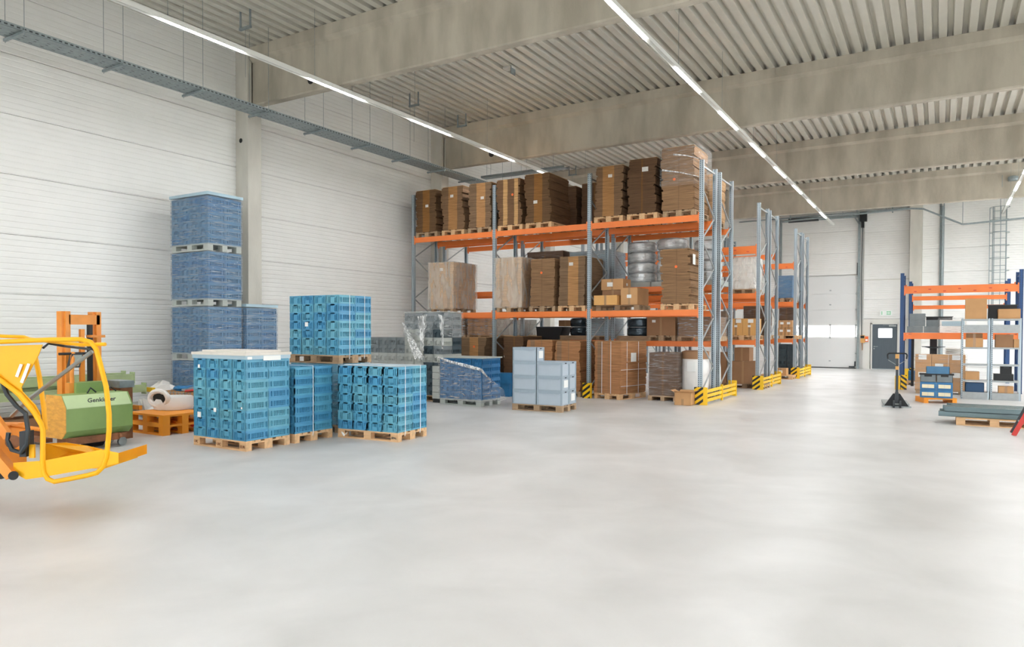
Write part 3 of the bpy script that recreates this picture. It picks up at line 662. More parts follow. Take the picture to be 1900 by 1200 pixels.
# ------------------------------------------------------------ blue crates half wrapped in film, on a grey pallet
W_ = (-9.62, 14.03); wr_ = -.02
gpallet(W_[0], W_[1], 0, wr_, 'grey plastic pallet under the deep blue half-wrapped crates')
for k in range(6):
    for i in range(4):
        for j in range(2):
            if j == 0 or i == 3:
                crate(('navy', (.296, .396, .158)), W_[0]-.45+.3*i, W_[1]-.2+.4*j, .151+k*.159, 0, f'deep blue crate, {ordn(k, 6)} layer, ' + (f'{COL[i]} in the front' if j == 0 else 'rear of the side') + ', half-wrapped stack', 'deep blue crates half wrapped')
t = thing('cover_board', 'grey board lying on the deep blue half-wrapped crates', 'lid', (W_[0], W_[1], 1.107)); B().box(-.64, .64, -.42, .42, 0, .03).build('cover', 'gpal', t)
def sheet(name, label, quads, m='film', nu=10, nv=10, amp=.03, group=None):
    """crumpled film patch between four corners (bottom-left, bottom-right, top-right, top-left)"""
    b = B()
    for (p0, p1, p2, p3) in quads:
        P = [Vector(q) for q in (p0, p1, p2, p3)]; nrm = (P[1]-P[0]).cross(P[3]-P[0]).normalized(); vs = []
        for j in range(nv+1):
            for i in range(nu+1):
                u, v = i/nu, j/nv
                q = P[0]*(1-u)*(1-v)+P[1]*u*(1-v)+P[2]*u*v+P[3]*(1-u)*v
                vs.append(q + nrm*(random.uniform(0, amp)))
        b.add(vs, [(j*(nu+1)+i, j*(nu+1)+i+1, (j+1)*(nu+1)+i+1, (j+1)*(nu+1)+i) for j in range(nv) for i in range(nu)])
    o = b.build(name, m, smooth=True); return tag(o, label, 'plastic film', group)
x0, x1, y0, y1 = W_[0]-.62, W_[0]+.62, W_[1]-.43, W_[1]+.42
sheet('stretch_film', 'torn clear film sagging over the deep blue crates', [((x0, y0, .12), (x1, y0, .1), (x1, y0-.02, .82), (x0, y0, 1.1)), ((x1, y0, .1), (x1+.12, y1, .1), (x1+.05, y1, .35), (x1, y0, .82))], 'film', 14, 12, .03)
b = B().tube([(x0, y0-.03, 1.12), (x0+.4, y0-.05, 1.02), (x1-.35, y0-.05, .93), (x1, y0-.04, .86), (x1+.03, y0+.3, .6)], [.02, .03, .04, .035, .01], 7)
tag(b.build('film_fold', 'swag', smooth=True), 'bunched white film fold across the deep blue crates', 'plastic film')

# ------------------------------------------------------------ grey crate stacks behind, with hanging film
G1 = (-11.05, 14.45)
gm = [('pale', (.296, .396, .2)), ('dgb', (.296, .396, .2)), ('dgb2', (.296, .396, .2))]
pallet(G1[0], G1[1], 0, 0, 'dark wooden pallet under the tall grey crate stack', old=True)
for k in range(10):
    for i in range(4):
        for j in range(2):
            if j == 0 or i == 3:
                kd = gm[1] if k > 7 else gm[0] if i < 2 and k > 2 else random.choice(gm) if k > 3 else gm[2]
                crate(kd, G1[0]-.45+.3*i, G1[1]-.2+.4*j, .146+k*.205, 0, f'grey crate, {TEN[k]} row up, ' + (f'{COL[i]} in the front' if j == 0 else 'rear of the side') + ', tall grey stack', 'crates of the tall grey stack')
X0, X1, Y0, Y1 = G1[0]-.62, G1[0]+.62, G1[1]-.42, G1[1]+.42; ZT = 2.2
t = thing('cover_board', 'thin pale board on top of the tall grey crate stack', 'lid', (G1[0], G1[1], ZT+.0)); B().box(-.62, .62, -.42, .42, 0, .02).build('cover', 'pale', t)
sheet('stretch_film', 'clear film hanging from the top of the tall grey stack', [((X0, Y0, 1.45), (X1-.4, Y0, 1.75), (X1, Y0, ZT+.04), (X0, Y0, ZT+.04)), ((X1, Y0, 1.6), (X1, Y1, 1.6), (X1, Y1, ZT+.04), (X1, Y0, ZT+.04))], 'film', 14, 10, .05)
sheet('film_drape', 'long diagonal swag of film falling across the tall grey stack', [((X0+.75, Y0-.45, 1.05), (X0+1.1, Y0-.5, 1.05), (X0+.1, Y0-.03, 1.9), (X0, Y0-.02, 1.95))], 'swag', 10, 18, .06)
sheet('film_drape', 'short bunch of film hanging at the middle of the tall stack', [((X0+.62, Y0-.06, 1.25), (X0+.72, Y0-.06, 1.25), (X0+.78, Y0-.02, 2.15), (X0+.5, Y0-.02, 2.1))], 'swag', 6, 12, .06)
sheet('film_drape', 'strand of film hanging down the right corner of the tall stack', [((X1+.02, Y0-.04, 1.3), (X1+.06, Y0-.04, 1.3), (X1+.06, Y0-.02, 2.1), (X1-.1, Y0-.02, 2.15))], 'swag', 5, 10, .05)
G2 = (-12.35, 14.6)
pallet(G2[0], G2[1], 0, 0, 'dark wooden pallet under the shorter grey crate stack', old=True)
for k in range(7):
    for i in range(4):
        crate(gm[1] if k > 4 else gm[0], G2[0]-.45+.3*i, G2[1]-.2, .146+k*.205, 0, f'pale grey crate, {TEN[k]} row up, {COL[i]} in the front, shorter grey stack', 'crates of the shorter grey stack')
sheet('stretch_film', 'loose clear film round the shorter grey crate stack', [((G2[0]-.62, G2[1]-.42, .2), (G2[0]+.62, G2[1]-.44, .2), (G2[0]+.62, G2[1]-.42, 1.3), (G2[0]-.62, G2[1]-.42, 1.2))], 'film3', 12, 10, .04)
t = thing('wrapped_boxes', 'white wrapped flat boxes stacked low beside the deep blue crates', 'boxes', (-10.5, 14.15, 0))
B().box(-.1, .28, -.3, .3, 0, .1).build('base', 'black', t)
for k in range(5): B().box(-.1, .12, -.32, .3, .1+k*.16, .25+k*.16).build('box', 'pale', t)

# ------------------------------------------------------------ pallet racks
def post_mesh(h, m, w=.1, d=.075):
    b = B(); b.box(-w/2, w/2, -d/2, -d/2+.012, 0, h).box(-w/2, -w/2+.012, -d/2+.012, d/2, 0, h).box(w/2-.012, w/2, -d/2+.012, d/2, 0, h)
    b.box(-w/2-.012, w/2+.012, -d/2-.015, d/2+.015, 0, .008)
    return b.build('upright', m)
PM = {}
def rack(name, label, xs, ys, H, levels, bays, postm='post', beamm='orange', bracem='galv', clips=(), dz={}):
    """xs frame positions, ys = (front, rear) post lines, levels [(z0, z1, y-index)] for beams"""
    t = thing(name, label, 'rack', (xs[0], ys[0], 0), 0, 'pallet racks')
    ox, oy = xs[0], ys[0]
    for x in xs:
        for y in ys:
            h = H + (0 if y == ys[0] else dz.get('rear', 0)); key = (round(h, 2), postm)
            if key not in PM: PM[key] = post_mesh(h, postm); o = PM[key]
            else: o = PM[key].copy(); C.objects.link(o)
            o.parent = t; o.location = (x-ox, y-oy, 0)
            if y != ys[0]: o.rotation_euler = (0, 0, PI)
        y0, y1 = ys[0]-oy+.03, ys[1]-oy-.03; z = .25; side = 0; sx = x-ox
        B().bar((sx, y0, .22), (sx, y1, .22), .025, .03).build('brace', bracem, t)
        while z+.62 < H-.12:
            a, c = (y0, y1) if side == 0 else (y1, y0)
            B().bar((sx, a, z), (sx, c, z+.62), .028, .028).build('brace', bracem, t); z += .62; side ^= 1
        B().bar((sx, y0, H-.13), (sx, y1, H-.13), .03, .04).build('brace', bracem, t)
    for i in range(len(xs)-1):
        a, c = xs[i]-ox+.05, xs[i+1]-ox-.05
        for (z0, z1, yi) in levels:
            y = ys[yi]-oy + (-.0 if yi == 0 else 0); s = -1 if yi == 0 else 1
            b = B(); h = z1-z0
            b.box(a, c, y-.025, y+.025, z0, z1); b.box(a, c, y-.028*1 if s < 0 else y+.025, y-.025 if s < 0 else y+.028, z0+h*.18, z1-h*.18)
            b.box(a-.004, a+.004+.03, y+s*.025-.012, y+s*.025+.012, z0-.05, z1+.05).box(c-.034, c+.004, y+s*.025-.012, y+s*.025+.012, z0-.05, z1+.05)
            b.build('beam', beamm, t)
            if (z0, yi) in clips:
                for q in range(7):
                    B().cb(a+.3+q*.38, y+s*.04, z0+h*.3+(q % 2)*.06, .07, .03, .02).build('clip', 'red', t)
    return t
XS = [-13.75, -10.83, -7.89, -4.95]
rack('pallet_rack', 'galvanised pallet rack with orange beams, front row facing the open floor', XS, (17.0, 18.15), 5.86,
     [(2.13, 2.28, 0), (2.13, 2.28, 1), (4.41, 4.56, 0), (4.41, 4.56, 1)], 3)
rack('pallet_rack', 'galvanised pallet rack standing back to back behind the front row', XS, (18.58, 19.8), 5.86,
     [(1.35, 1.49, 0), (1.35, 1.49, 1), (2.83, 2.97, 0), (2.83, 2.97, 1), (4.41, 4.56, 0), (4.41, 4.56, 1)], 3)
X2 = [-10.65, -7.71, -4.77]
R2L = [(1.35, 1.49, 0), (1.35, 1.49, 1), (2.77, 2.93, 0), (2.77, 2.93, 1), (4.13, 4.37, 0), (3.55, 3.7, 1)]
rack('pallet_rack', 'galvanised pallet rack, front half of the second double row', X2, (22.4, 23.6), 5.66, R2L, 2, clips=((4.13, 0),))
rack('pallet_rack', 'galvanised pallet rack, rear half of the second double row', X2, (23.98, 25.2), 5.66, [(1.35, 1.49, 0), (1.35, 1.49, 1), (2.77, 2.93, 0), (2.77, 2.93, 1), (4.2, 4.37, 1)], 2)
X3 = [-10.6, -7.68, -4.74]
R3L = [(1.35, 1.48, 0), (1.35, 1.48, 1), (2.73, 2.9, 0), (2.73, 2.9, 1), (4.15, 4.36, 0)]
rack('pallet_rack', 'galvanised pallet rack, front half of the farthest double row', X3, (28.6, 29.8), 5.66, R3L, 2, clips=((4.15, 0),))
rack('pallet_rack', 'galvanised pallet rack, rear half of the farthest double row', X3, (30.2, 31.4), 5.66, R3L[:4], 2)
# yellow end guards
def guard(x, y, L_, label):
    t = thing('rack_guard', label, 'guard', (x, y, 0), 0, 'yellow rack end guards')
    B().box(-.22, .0, -.01, 0, 0, .42).build('striped_plate', 'stripe', t)
    B().box(0, .1, -.012, .004, 0, .42).box(.0, .012, 0, .14, 0, .42).build('corner_plate', 'yellow', t)
    for z in (.06, .17, .28): B().box(.03, .055, .1, L_, z, z+.075).build('rail', 'yellow', t)
    for yy in (L_*.5, L_-.04): B().box(.02, .07, yy, yy+.06, 0, .4).build('stud', 'yellow', t)
    B().box(-.16, .07, L_, L_+.012, 0, .42).build('end_plate', 'yellow', t)
    return t
guard(-4.83, 16.85, 2.95, 'yellow slatted end guard with black stripes at the nearest rack end')
guard(-4.66, 22.25, 2.95, 'yellow slatted end guard with black stripes at the second rack row')
guard(-4.62, 28.45, 2.95, 'yellow slatted end guard with black stripes at the farthest rack row')
for x, lab in ((-7.89, 'small striped corner guard beside the strapped cardboard stack'), (-10.83, 'small striped corner guard behind the deep blue crates')):
    t = thing('post_guard', lab, 'guard', (x, 16.9, 0)); B().box(-.13, .08, -.01, 0, 0, .4).build('striped_plate', 'stripe', t); B().box(-.13, -.12, 0, .12, 0, .4).box(.07, .08, 0, .12, 0, .4).build('side_plate', 'yellow', t)

# ------------------------------------------------------------ cardboard stacks
def board_stack(x0, x1, y0, d, z0, z1, label, m, nb=5, lean=.0, bulge=.012, sides='cardside', name='cardboard_stack', rz=0, sheets=9, lab_at=None, sw=0.0):
    w = x1-x0; cx, cy_ = (x0+x1)/2, y0+d/2
    t = thing(name, label, 'cardboard', (cx, cy_, z0), rz, 'stacks of flat cardboard'); H = z1-z0
    zb = 0
    cuts = sorted([random.uniform(.8, 1.2) for _ in range(nb)]); tot = sum(cuts)
    off = 0
    for k in range(nb):
        h = H*cuts[(k*3) % nb]/tot if False else H/nb
        b = B(); off = max(-.05, min(.05, off+random.uniform(-1, 1)*bulge*1.1))
        for s in range(sheets):
            a = zb + h*s/sheets; e = zb + h*(s+1)/sheets - .0008
            f = (a/H)
            ox = lean*f + off + random.uniform(-.004, .004) + sw*math.sin(f*7)
            oy = random.uniform(-.006, .004) + abs(math.sin(f*6))*bulge*.5
            ww = w/2 - random.uniform(0, .005) - (bulge*1.2 if s in (0, sheets-1) else 0)
            q = B(); b.mi = 0
            b.box(-ww+ox, ww+ox, -d/2+oy, d/2+oy, a, e)
        me = b.build('bundle', (m,), t)
        zb += h
    b = B(); b.box(-w/2+lean+off+.01, w/2+lean+off-.01, -d/2+.01, d/2-.01, H, H+.006).build('top_sheet', 'cardtop', t)
    if lab_at:
        for (fx, fz, s) in lab_at: B().box(fx*w-s/2+lean*fz, fx*w+s/2+lean*fz, -d/2-.016, -d/2-.014, fz*H-s*.35, fz*H+s*.35).build('label_sheet', 'lab', t)
    return t
def red_dot(t, x, y, z, r=.035): B().tube([(x, y, z), (x, y-.003, z)], r, 12).build('round_sticker', 'orangep', t)
def on_pallet(x0, x1, y0, z0, who, old=False):
    cx = (x0+x1)/2; pallet(cx, y0+.6, z0, PI/2, f'wooden pallet under the {who}', old)
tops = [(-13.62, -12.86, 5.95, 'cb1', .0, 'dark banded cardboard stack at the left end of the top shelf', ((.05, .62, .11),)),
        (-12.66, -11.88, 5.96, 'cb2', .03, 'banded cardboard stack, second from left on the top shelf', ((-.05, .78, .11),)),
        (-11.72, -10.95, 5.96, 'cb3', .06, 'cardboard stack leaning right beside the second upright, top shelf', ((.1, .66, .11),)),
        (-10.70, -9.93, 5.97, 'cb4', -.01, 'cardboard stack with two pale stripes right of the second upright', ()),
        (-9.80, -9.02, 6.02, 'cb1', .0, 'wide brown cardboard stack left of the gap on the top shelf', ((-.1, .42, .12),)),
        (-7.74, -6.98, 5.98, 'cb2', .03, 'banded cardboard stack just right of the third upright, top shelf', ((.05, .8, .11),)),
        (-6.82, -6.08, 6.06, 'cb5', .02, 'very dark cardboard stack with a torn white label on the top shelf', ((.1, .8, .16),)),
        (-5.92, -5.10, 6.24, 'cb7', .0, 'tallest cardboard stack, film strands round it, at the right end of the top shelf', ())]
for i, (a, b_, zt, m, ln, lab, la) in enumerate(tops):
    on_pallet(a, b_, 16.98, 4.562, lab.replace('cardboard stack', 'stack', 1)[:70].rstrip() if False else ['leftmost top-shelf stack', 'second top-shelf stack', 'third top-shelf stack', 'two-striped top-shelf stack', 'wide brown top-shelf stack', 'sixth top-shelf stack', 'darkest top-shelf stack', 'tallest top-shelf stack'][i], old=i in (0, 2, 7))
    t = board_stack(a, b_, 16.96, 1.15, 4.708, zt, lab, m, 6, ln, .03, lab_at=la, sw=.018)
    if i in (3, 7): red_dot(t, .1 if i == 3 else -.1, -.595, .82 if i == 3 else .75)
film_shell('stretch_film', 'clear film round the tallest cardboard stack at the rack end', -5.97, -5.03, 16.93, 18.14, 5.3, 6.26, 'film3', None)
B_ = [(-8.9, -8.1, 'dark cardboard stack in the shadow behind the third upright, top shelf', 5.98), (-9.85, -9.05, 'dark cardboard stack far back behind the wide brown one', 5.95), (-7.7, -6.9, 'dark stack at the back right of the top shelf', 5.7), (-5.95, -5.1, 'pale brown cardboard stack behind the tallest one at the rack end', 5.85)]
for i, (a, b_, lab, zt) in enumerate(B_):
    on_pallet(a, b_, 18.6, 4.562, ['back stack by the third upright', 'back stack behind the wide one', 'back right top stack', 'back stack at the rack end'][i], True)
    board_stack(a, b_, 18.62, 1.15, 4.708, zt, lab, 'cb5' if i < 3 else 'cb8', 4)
mids = [(-13.10, -12.22, 3.76, 'cb8', 'large film-wrapped pale cardboard stack alone in the left bay', True),
        (-10.78, -9.92, 3.78, 'cb8', 'film-wrapped pale cardboard stack right of the second upright', True),
        (-9.66, -8.92, 3.70, 'cb7', 'brown cardboard stack with a red dot, middle shelf', False),
        (-8.78, -8.02, 3.72, 'cb3', 'cardboard stack with a wide tan band left of the third upright', False),
        (-5.92, -5.18, 3.76, 'cb7', 'ragged cardboard stack with splayed sheets at the right end, middle shelf', False)]
for i, (a, b_, zt, m, lab, wrap) in enumerate(mids):
    on_pallet(a, b_, 16.98, 2.282, ['large wrapped mid-shelf stack', 'wrapped stack by the second upright', 'red-dotted mid-shelf stack', 'wide-banded mid-shelf stack', 'ragged mid-shelf stack'][i], old=i in (0, 1, 2))
    t = board_stack(a, b_, 16.96, 1.15, 2.43, zt, lab, m, 5 if i != 4 else 7, .0, .014 if i != 4 else .04, lab_at=((.0, .85, .12),) if i in (0, 3) else None)
    if i in (2, 4): red_dot(t, 0, -.595, .9)
    if i == 4: B().box(.385, .39, -.5, -.3, .95, 1.2).build('label_sheet', 'white', t)
    if wrap: film_shell('stretch_film', f'milky film wrapped round the {"large pale stack in the left bay" if i == 0 else "pale stack by the second upright"}', a-.03, b_+.03, 16.92, 18.14, 2.4, zt+.02, 'film2')
# cartons
def carton(x0, x1, y0, y1, z0, z1, label, m='carton', rz=0, tape=True, labels=(), group='closed cardboard cartons', face='y', open_=False):
    cx, cy_ = (x0+x1)/2, (y0+y1)/2; w, d, h = x1-x0, y1-y0, z1-z0
    t = thing('carton', label, 'carton', (cx, cy_, z0), rz, group)
    b = B()
    if open_:
        k = .006; b.box(-w/2, w/2, -d/2, -d/2+k, 0, h).box(-w/2, w/2, d/2-k, d/2, 0, h).box(-w/2, -w/2+k, -d/2, d/2, 0, h).box(w/2-k, w/2, -d/2, d/2, 0, h).box(-w/2, w/2, -d/2, d/2, 0, k)
        b.build('body', m, t)
        for s in (-1, 1):
            B().bar((s*w/2, 0, h), (s*(w/2+.1), 0, h+.05), d*.95, .005).build('flap', m, t)
            B().bar((0, s*d/2, h), (0, s*(d/2+.09), h+.04), w*.95, .005).build('flap', m, t)
    else:
        b.box(-w/2, w/2, -d/2, d/2, 0, h-.004).build('body', m, t)
        B().box(-w/2, w/2, -d/2, -.002, h-.004, h).build('flap', m, t); B().box(-w/2, w/2, .002, d/2, h-.004, h).build('flap', m, t)
    if tape: B().box(-.03, .03, -d/2-.0015, d/2+.0015, -.0005+h*.0, h+.001).build('tape', 'tape', t) if not open_ else B().box(-.03, .03, -d/2-.0015, -d/2, 0, h*.5).build('tape', 'tape', t)
    for (fx, fz, s, side) in labels:
        if side == 'y': B().box(fx*w-s/2, fx*w+s/2, -d/2-.003, -d/2-.0016, fz*h-s*.35, fz*h+s*.35).build('label_sheet', 'white', t)
        else: B().box(w/2+.0016, w/2+.003, fx*d-s/2, fx*d+s/2, fz*h-s*.35, fz*h+s*.35).build('label_sheet', 'white', t)
    return t
pallet(-7.18, 17.58, 2.282, 0, 'dark wooden pallet under the loose cartons, middle shelf', True)
carton(-7.76, -7.12, 17.0, 17.35, 2.43, 2.68, 'long yellow-brown carton at the front, right of the third upright', 'carton2')
carton(-7.05, -6.6, 17.1, 17.9, 2.43, 2.86, 'squat carton beside the long yellow-brown one', 'carton', labels=((.0, .5, .12, 'y'),))
carton(-7.7, -7.1, 17.4, 17.95, 2.43, 2.83, 'plain brown carton behind the long yellow-brown one', 'carton3')
carton(-7.74, -7.12, 17.42, 17.95, 2.84, 3.13, 'carton with a white label resting on the plain brown one', 'carton', labels=((-.1, .5, .16, 'y'), (0, .5, .1, 'x')))
# wrapped reels on the rear rack
def reels(x, y, z, r, n, h, label, m='silver'):
    t = thing('wrapped_reels', label, 'reels', (x, y, z), 0, 'film-wrapped reels')
    B().box(-.42, .42, -.5, .5, 0, .13).build('base', 'gpal' if m == 'silver' else 'woodold', t)
    for k in range(n):
        z0 = .13+k*h/n; hh = h/n
        B().lathe([(r*.9, z0), (r, z0+hh*.15), (r*1.0, z0+hh*.8), (r*.86, z0+hh*.97)], (0, 0, 0), 22).build('reel', m, t, smooth=True)
    return t
M['reeld'] = mat('wrapped_dark', '#3f4c54', .2, .4, .5, 3, (1, 1, 3), .6, 10)
reels(-7.25, 19.15, 2.975, .4, 4, 1.15, 'silver film-wrapped reels, left one of the pair on the rear rack')
reels(-6.38, 19.15, 2.975, .41, 4, 1.2, 'silver film-wrapped reels, right one beside the ragged cardboard')
reels(-5.4, 19.2, 2.975, .37, 4, 1.1, 'dark and silver wrapped reels behind the nearest rack end')
reels(-7.28, 19.1, 1.495, .37, 2, .5, 'dark film-wrapped reels low on the rear rack', 'reeld')
reels(-9.15, 19.1, 1.495, .3, 2, .52, 'narrow dark wrapped reels beside the corrugated sheets', 'reeld')
def wrapped(x0, x1, y0, y1, z0, z1, label, m='cb7', film='film', rows=4, pal=True):
    t = thing('wrapped_goods', label, 'wrapped goods', ((x0+x1)/2, (y0+y1)/2, z0), 0, 'film-wrapped pallet loads'); w, d, h = x1-x0, y1-y0, z1-z0
    zb = .0
    if pal:
        for x in (-w/2, -.05, w/2-.1): B().box(x, x+.1, -d/2, d/2, 0, .1).build('runner', 'woodold', t)
        B().box(-w/2, w/2, -d/2, d/2, .1, .13).build('board', 'woodold', t); zb = .13
    for k in range(rows):
        a = zb+(h-zb)*k/rows; b = B(); j = random.uniform(-.01, .01)
        b.box(-w/2+.02+j, w/2-.02+j, -d/2+.02, d/2-.02, a+.002, a+(h-zb)/rows-.003).build('layer', m, t)
    f = film_shell('film', None, -w/2, w/2, -d/2, d/2, zb, h+.01, film); f.parent = t
    for k_ in ('label', 'category', 'group'):
        if k_ in f: del f[k_]
    return t
wrapped(-10.75, -9.5, 18.65, 19.7, 2.975, 4.12, 'dark film-wrapped load high behind the red-dotted stack', 'cb5', 'film3')
wrapped(-9.3, -7.98, 18.65, 19.75, 2.975, 4.05, 'pale blue-grey wrapped load behind the third upright', 'corr', 'film', 3)
wrapped(-13.6, -12.95, 18.62, 19.7, 1.495, 2.14, 'wrapped cartons low on the rear rack, far left', 'cb3', 'film')
wrapped(-12.9, -11.95, 18.62, 19.7, 1.495, 2.16, 'wrapped cartons with a tan lower row, rear rack', 'cb8', 'film')
wrapped(-11.8, -10.95, 18.62, 19.7, 1.495, 2.1, 'crumpled film-wrapped bundle behind the second upright', 'pale', 'film2')
wrapped(-8.75, -8.0, 18.62, 19.7, 1.495, 2.12, 'wrapped corrugated grey sheets left of the third upright', 'corr', 'film3', 8)
wrapped(-6.05, -5.02, 18.65, 19.75, 1.495, 2.14, 'brown film-wrapped load at the rack end, low shelf', 'cb7', 'film', 4)
carton(-6.92, -6.12, 18.65, 19.5, 1.64, 2.16, 'large brown carton with a striped label, low rear shelf', 'carton3', labels=((-.25, .75, .1, 'y'),)); pallet(-6.5, 19.2, 1.495, PI/2, 'wooden pallet under the large brown carton, low rear shelf', True)
t = thing('black_bin', 'flat black bin standing in the middle bay of the low rear shelf', 'bin', (-10.03, 19.1, 1.495)); B().prism([(-.42, .0), (.3, .0), (.45, .36), (-.45, .36)], 'y', -.3, .3).build('body', 'black', t); B().box(-.46, .46, -.32, .32, .36, .39).build('rim', 'dark', t)
carton(-9.95, -9.5, 19.25, 19.75, 1.9, 2.08, 'small brown carton lying on the black bin', 'carton3')
# ground level of the front rack
for i, (a, b_, yy, zt, m, lab, who, sw) in enumerate(((-13.05, -12.2, 17.1, 1.45, 'cb2', 'wavy banded cardboard stack on the floor behind the tall grey crates', 'leftmost floor-level stack', .0),
     (-12.12, -11.2, 17.1, 1.56, 'cb3', 'wavy tan cardboard stack with a red dot at floor level', 'wavy floor-level stack', .05),
     (-10.6, -9.95, 17.15, 1.6, 'cb5', 'dark cardboard stack on the floor right of the second upright', 'dark floor-level stack', .0),
     (-9.8, -9.0, 17.1, 1.5, 'cb6', 'orange-brown cardboard stack behind the grey boxes, left one', 'left orange-brown stack', .02),
     (-8.95, -8.2, 17.1, 1.48, 'cb6', 'orange-brown cardboard stack behind the grey boxes, right one', 'right orange-brown stack', .02))):
    on_pallet(a, b_, yy, 0, who, True); t = board_stack(a, b_, yy, 1.1, .146, zt, lab, m, 5, .0, .02, sw=sw)
    if i == 1: red_dot(t, .1, -.6, 1.15)
sr = -.22
pallet(-7.23, 17.54, 0, PI/2+sr, 'pale wooden pallet under the big strapped cardboard stack')
t = board_stack(-7.645, -6.815, 16.95, 1.18, .146, 1.49, 'big strapped orange-brown cardboard stack on the floor by the rack', 'cb6', 7, .0, .016, rz=sr, sheets=10)
for x in (-.16, .12): B().box(x-.006, x+.006, -.605, -.6, 0, 1.34).build('strap', 'strap', t)
for y in (-.32, .2): B().box(.425, .43, y-.006, y+.006, 0, 1.34).build('strap', 'strap', t)
for z in (.2, .62): B().box(.425, .43, -.59, .59, z-.005, z+.005).build('strap', 'strap', t)
B().box(.43, .44, -.15, .08, .82, 1.05).build('label_sheet', 'white', t); B().box(-.44, .46, -.62, .62, 1.345, 1.355).build('top_sheet', 'cardtop', t)
wrapped(-6.36, -5.6, 17.25, 18.1, 0, 1.22, 'brown film-wrapped load on the floor inside the end bay', 'cb5', 'film3', 3)
t = thing('white_drum', 'tall white wrapped roll load behind the rack end frame', 'wrapped goods', (-5.34, 17.9, 0))
B().box(-.3, .3, -.4, .4, 0, .12).build('base', 'woodold', t); B().lathe([(.3, .12), (.33, .3), (.34, .75), (.33, 1.15), (.3, 1.24)], (0, 0, 0), 20).build('roll', 'bag', t, smooth=True)
B().lathe([(.345, 1.06), (.34, 1.24), (.25, 1.27)], (0, 0, 0), 20).build('brown_cap', 'carton3', t, smooth=True); B().box(-.1, .1, -.36, -.33, .75, 1.0).build('label_sheet', 'white', t)
t = thing('white_drum', 'cream bulging bag load between the two end frames', 'wrapped goods', (-5.42, 19.2, 0))
B().box(-.35, .35, -.5, .5, 0, .12).build('base', 'woodold', t); B().lathe([(.34, .12), (.4, .3), (.38, .8), (.34, 1.15), (.28, 1.22)], (0, 0, 0), 12).build('roll', 'bag', t, smooth=True)
carton(-5.42, -5.03, 16.5, 16.85, 0, .3, 'small open carton on the floor before the rack end guard', 'carton', open_=True)
t = thing('small_bin', 'small blue bin with pink and yellow things behind the blue crates', 'bin', (-9.95, 16.3, 0)); B().box(-.5, .2, -.2, .2, .35, .62).box(-.4, .15, -.18, .18, 0, .35).build('body', 'navy', t)
wrapped(Cc[0]-.6, Cc[0]+.6, Cc[1]-.4, Cc[1]+.4, 0, 1.176, 'blue wrapped load that carries the raised upper crate stack', 'blue', 'film3', 7)
for i, (p, q, lab) in enumerate((((-5.62, 16.9, 6.05), (-5.0, 16.9, 5.88), 'upper white film strand pulled tight across the tallest stack'), ((-5.9, 16.9, 5.7), (-5.0, 16.9, 5.45), 'lower white film strand slanting across the tallest stack'))):
    tag(B().tube([p, ((p[0]+q[0])/2, 16.885, (p[2]+q[2])/2+.02), q], [.022, .012, .008], 6).build('film_strand', 'swag'), lab, 'plastic film')
# second and third racks
wrapped(-5.6, -4.86, 22.45, 23.5, 2.94, 4.05, 'white wrapped bulging load on the second rack row', 'bag', 'film2', 4)
pallet(-5.26, 23.0, 1.495, PI/2, 'wooden pallet under the labelled cartons of the second rack row')
carton(-5.64, -5.24, 22.45, 23.2, 1.64, 2.16, 'yellow-brown carton with white labels, left, second rack row', 'carton2', labels=((.2, .85, .16, 'y'), (0, .55, .09, 'y')))
carton(-5.23, -4.84, 22.45, 23.2, 1.64, 2.16, 'yellow-brown carton with white labels, right, second rack row', 'carton2', labels=((.1, .85, .16, 'y'), (0, .55, .09, 'y')))
wrapped(-5.6, -4.86, 24.0, 25.0, 1.5, 2.6, 'brown wrapped load in the rear of the second row', 'cb5', 'film3', 3)
pallet(-5.2, 23.0, 0, 0, 'wooden pallet on the floor under the second rack row', True)
carton(-5.6, -4.86, 22.5, 23.1, .15, .84, 'big brown carton with a grey tape strip, second row floor', 'carton3')
carton(-5.5, -5.05, 22.55, 23.1, .845, 1.26, 'brown carton on top of the big one, second row floor', 'carton3')
carton(-6.4, -5.75, 22.6, 23.3, .0, 1.1, 'tall dark carton left of the second row floor cartons', 'carton3')
wrapped(-8.6, -7.9, 22.5, 23.5, 2.94, 3.9, 'film-wrapped load on the second rack row, far bay', 'corr', 'film', 3)
wrapped(-7.5, -6.6, 22.5, 23.5, 2.94, 3.8, 'silvery film-wrapped load in the second rack row, near bay', 'silver', 'film', 3)
wrapped(-6.5, -5.75, 22.5, 23.5, 1.495, 2.4, 'brown film-wrapped load beside the labelled cartons', 'cb3', 'film3', 3)
gk = 0
for k in range(6):
    for i in range(2):
        crate((('dgb2', (.296, .396, .2))), -5.18+.3*i, 28.85, .14+k*.19, 0, f'dark grey box, {TEN[k]} row up, {["left", "right"][i]}, farthest rack floor', 'dark grey boxes in the farthest rack', 'box')
wrapped(-5.36, -4.82, 29.3, 29.7, 0, .7, 'wrapped load low at the back of the farthest row', 'cb7', 'film')
pallet(-5.22, 28.6+.65, 2.905, PI/2, 'wooden pallet under the dark blue wrapped crates, farthest row', True)
wrapped(-5.4, -4.84, 28.65, 29.7, 3.05, 3.9, 'dark blue wrapped crates on the farthest rack row', 'navy', 'film_b', 5, False)
wrapped(-5.4, -4.84, 29.0, 29.75, 1.5, 2.7, 'brown wrapped load behind the cartons, farthest row', 'cb5', 'film3', 3, False)
pallet(-5.2, 28.95, 1.485, 0, 'pale wooden pallet under the small cartons, farthest rack row')
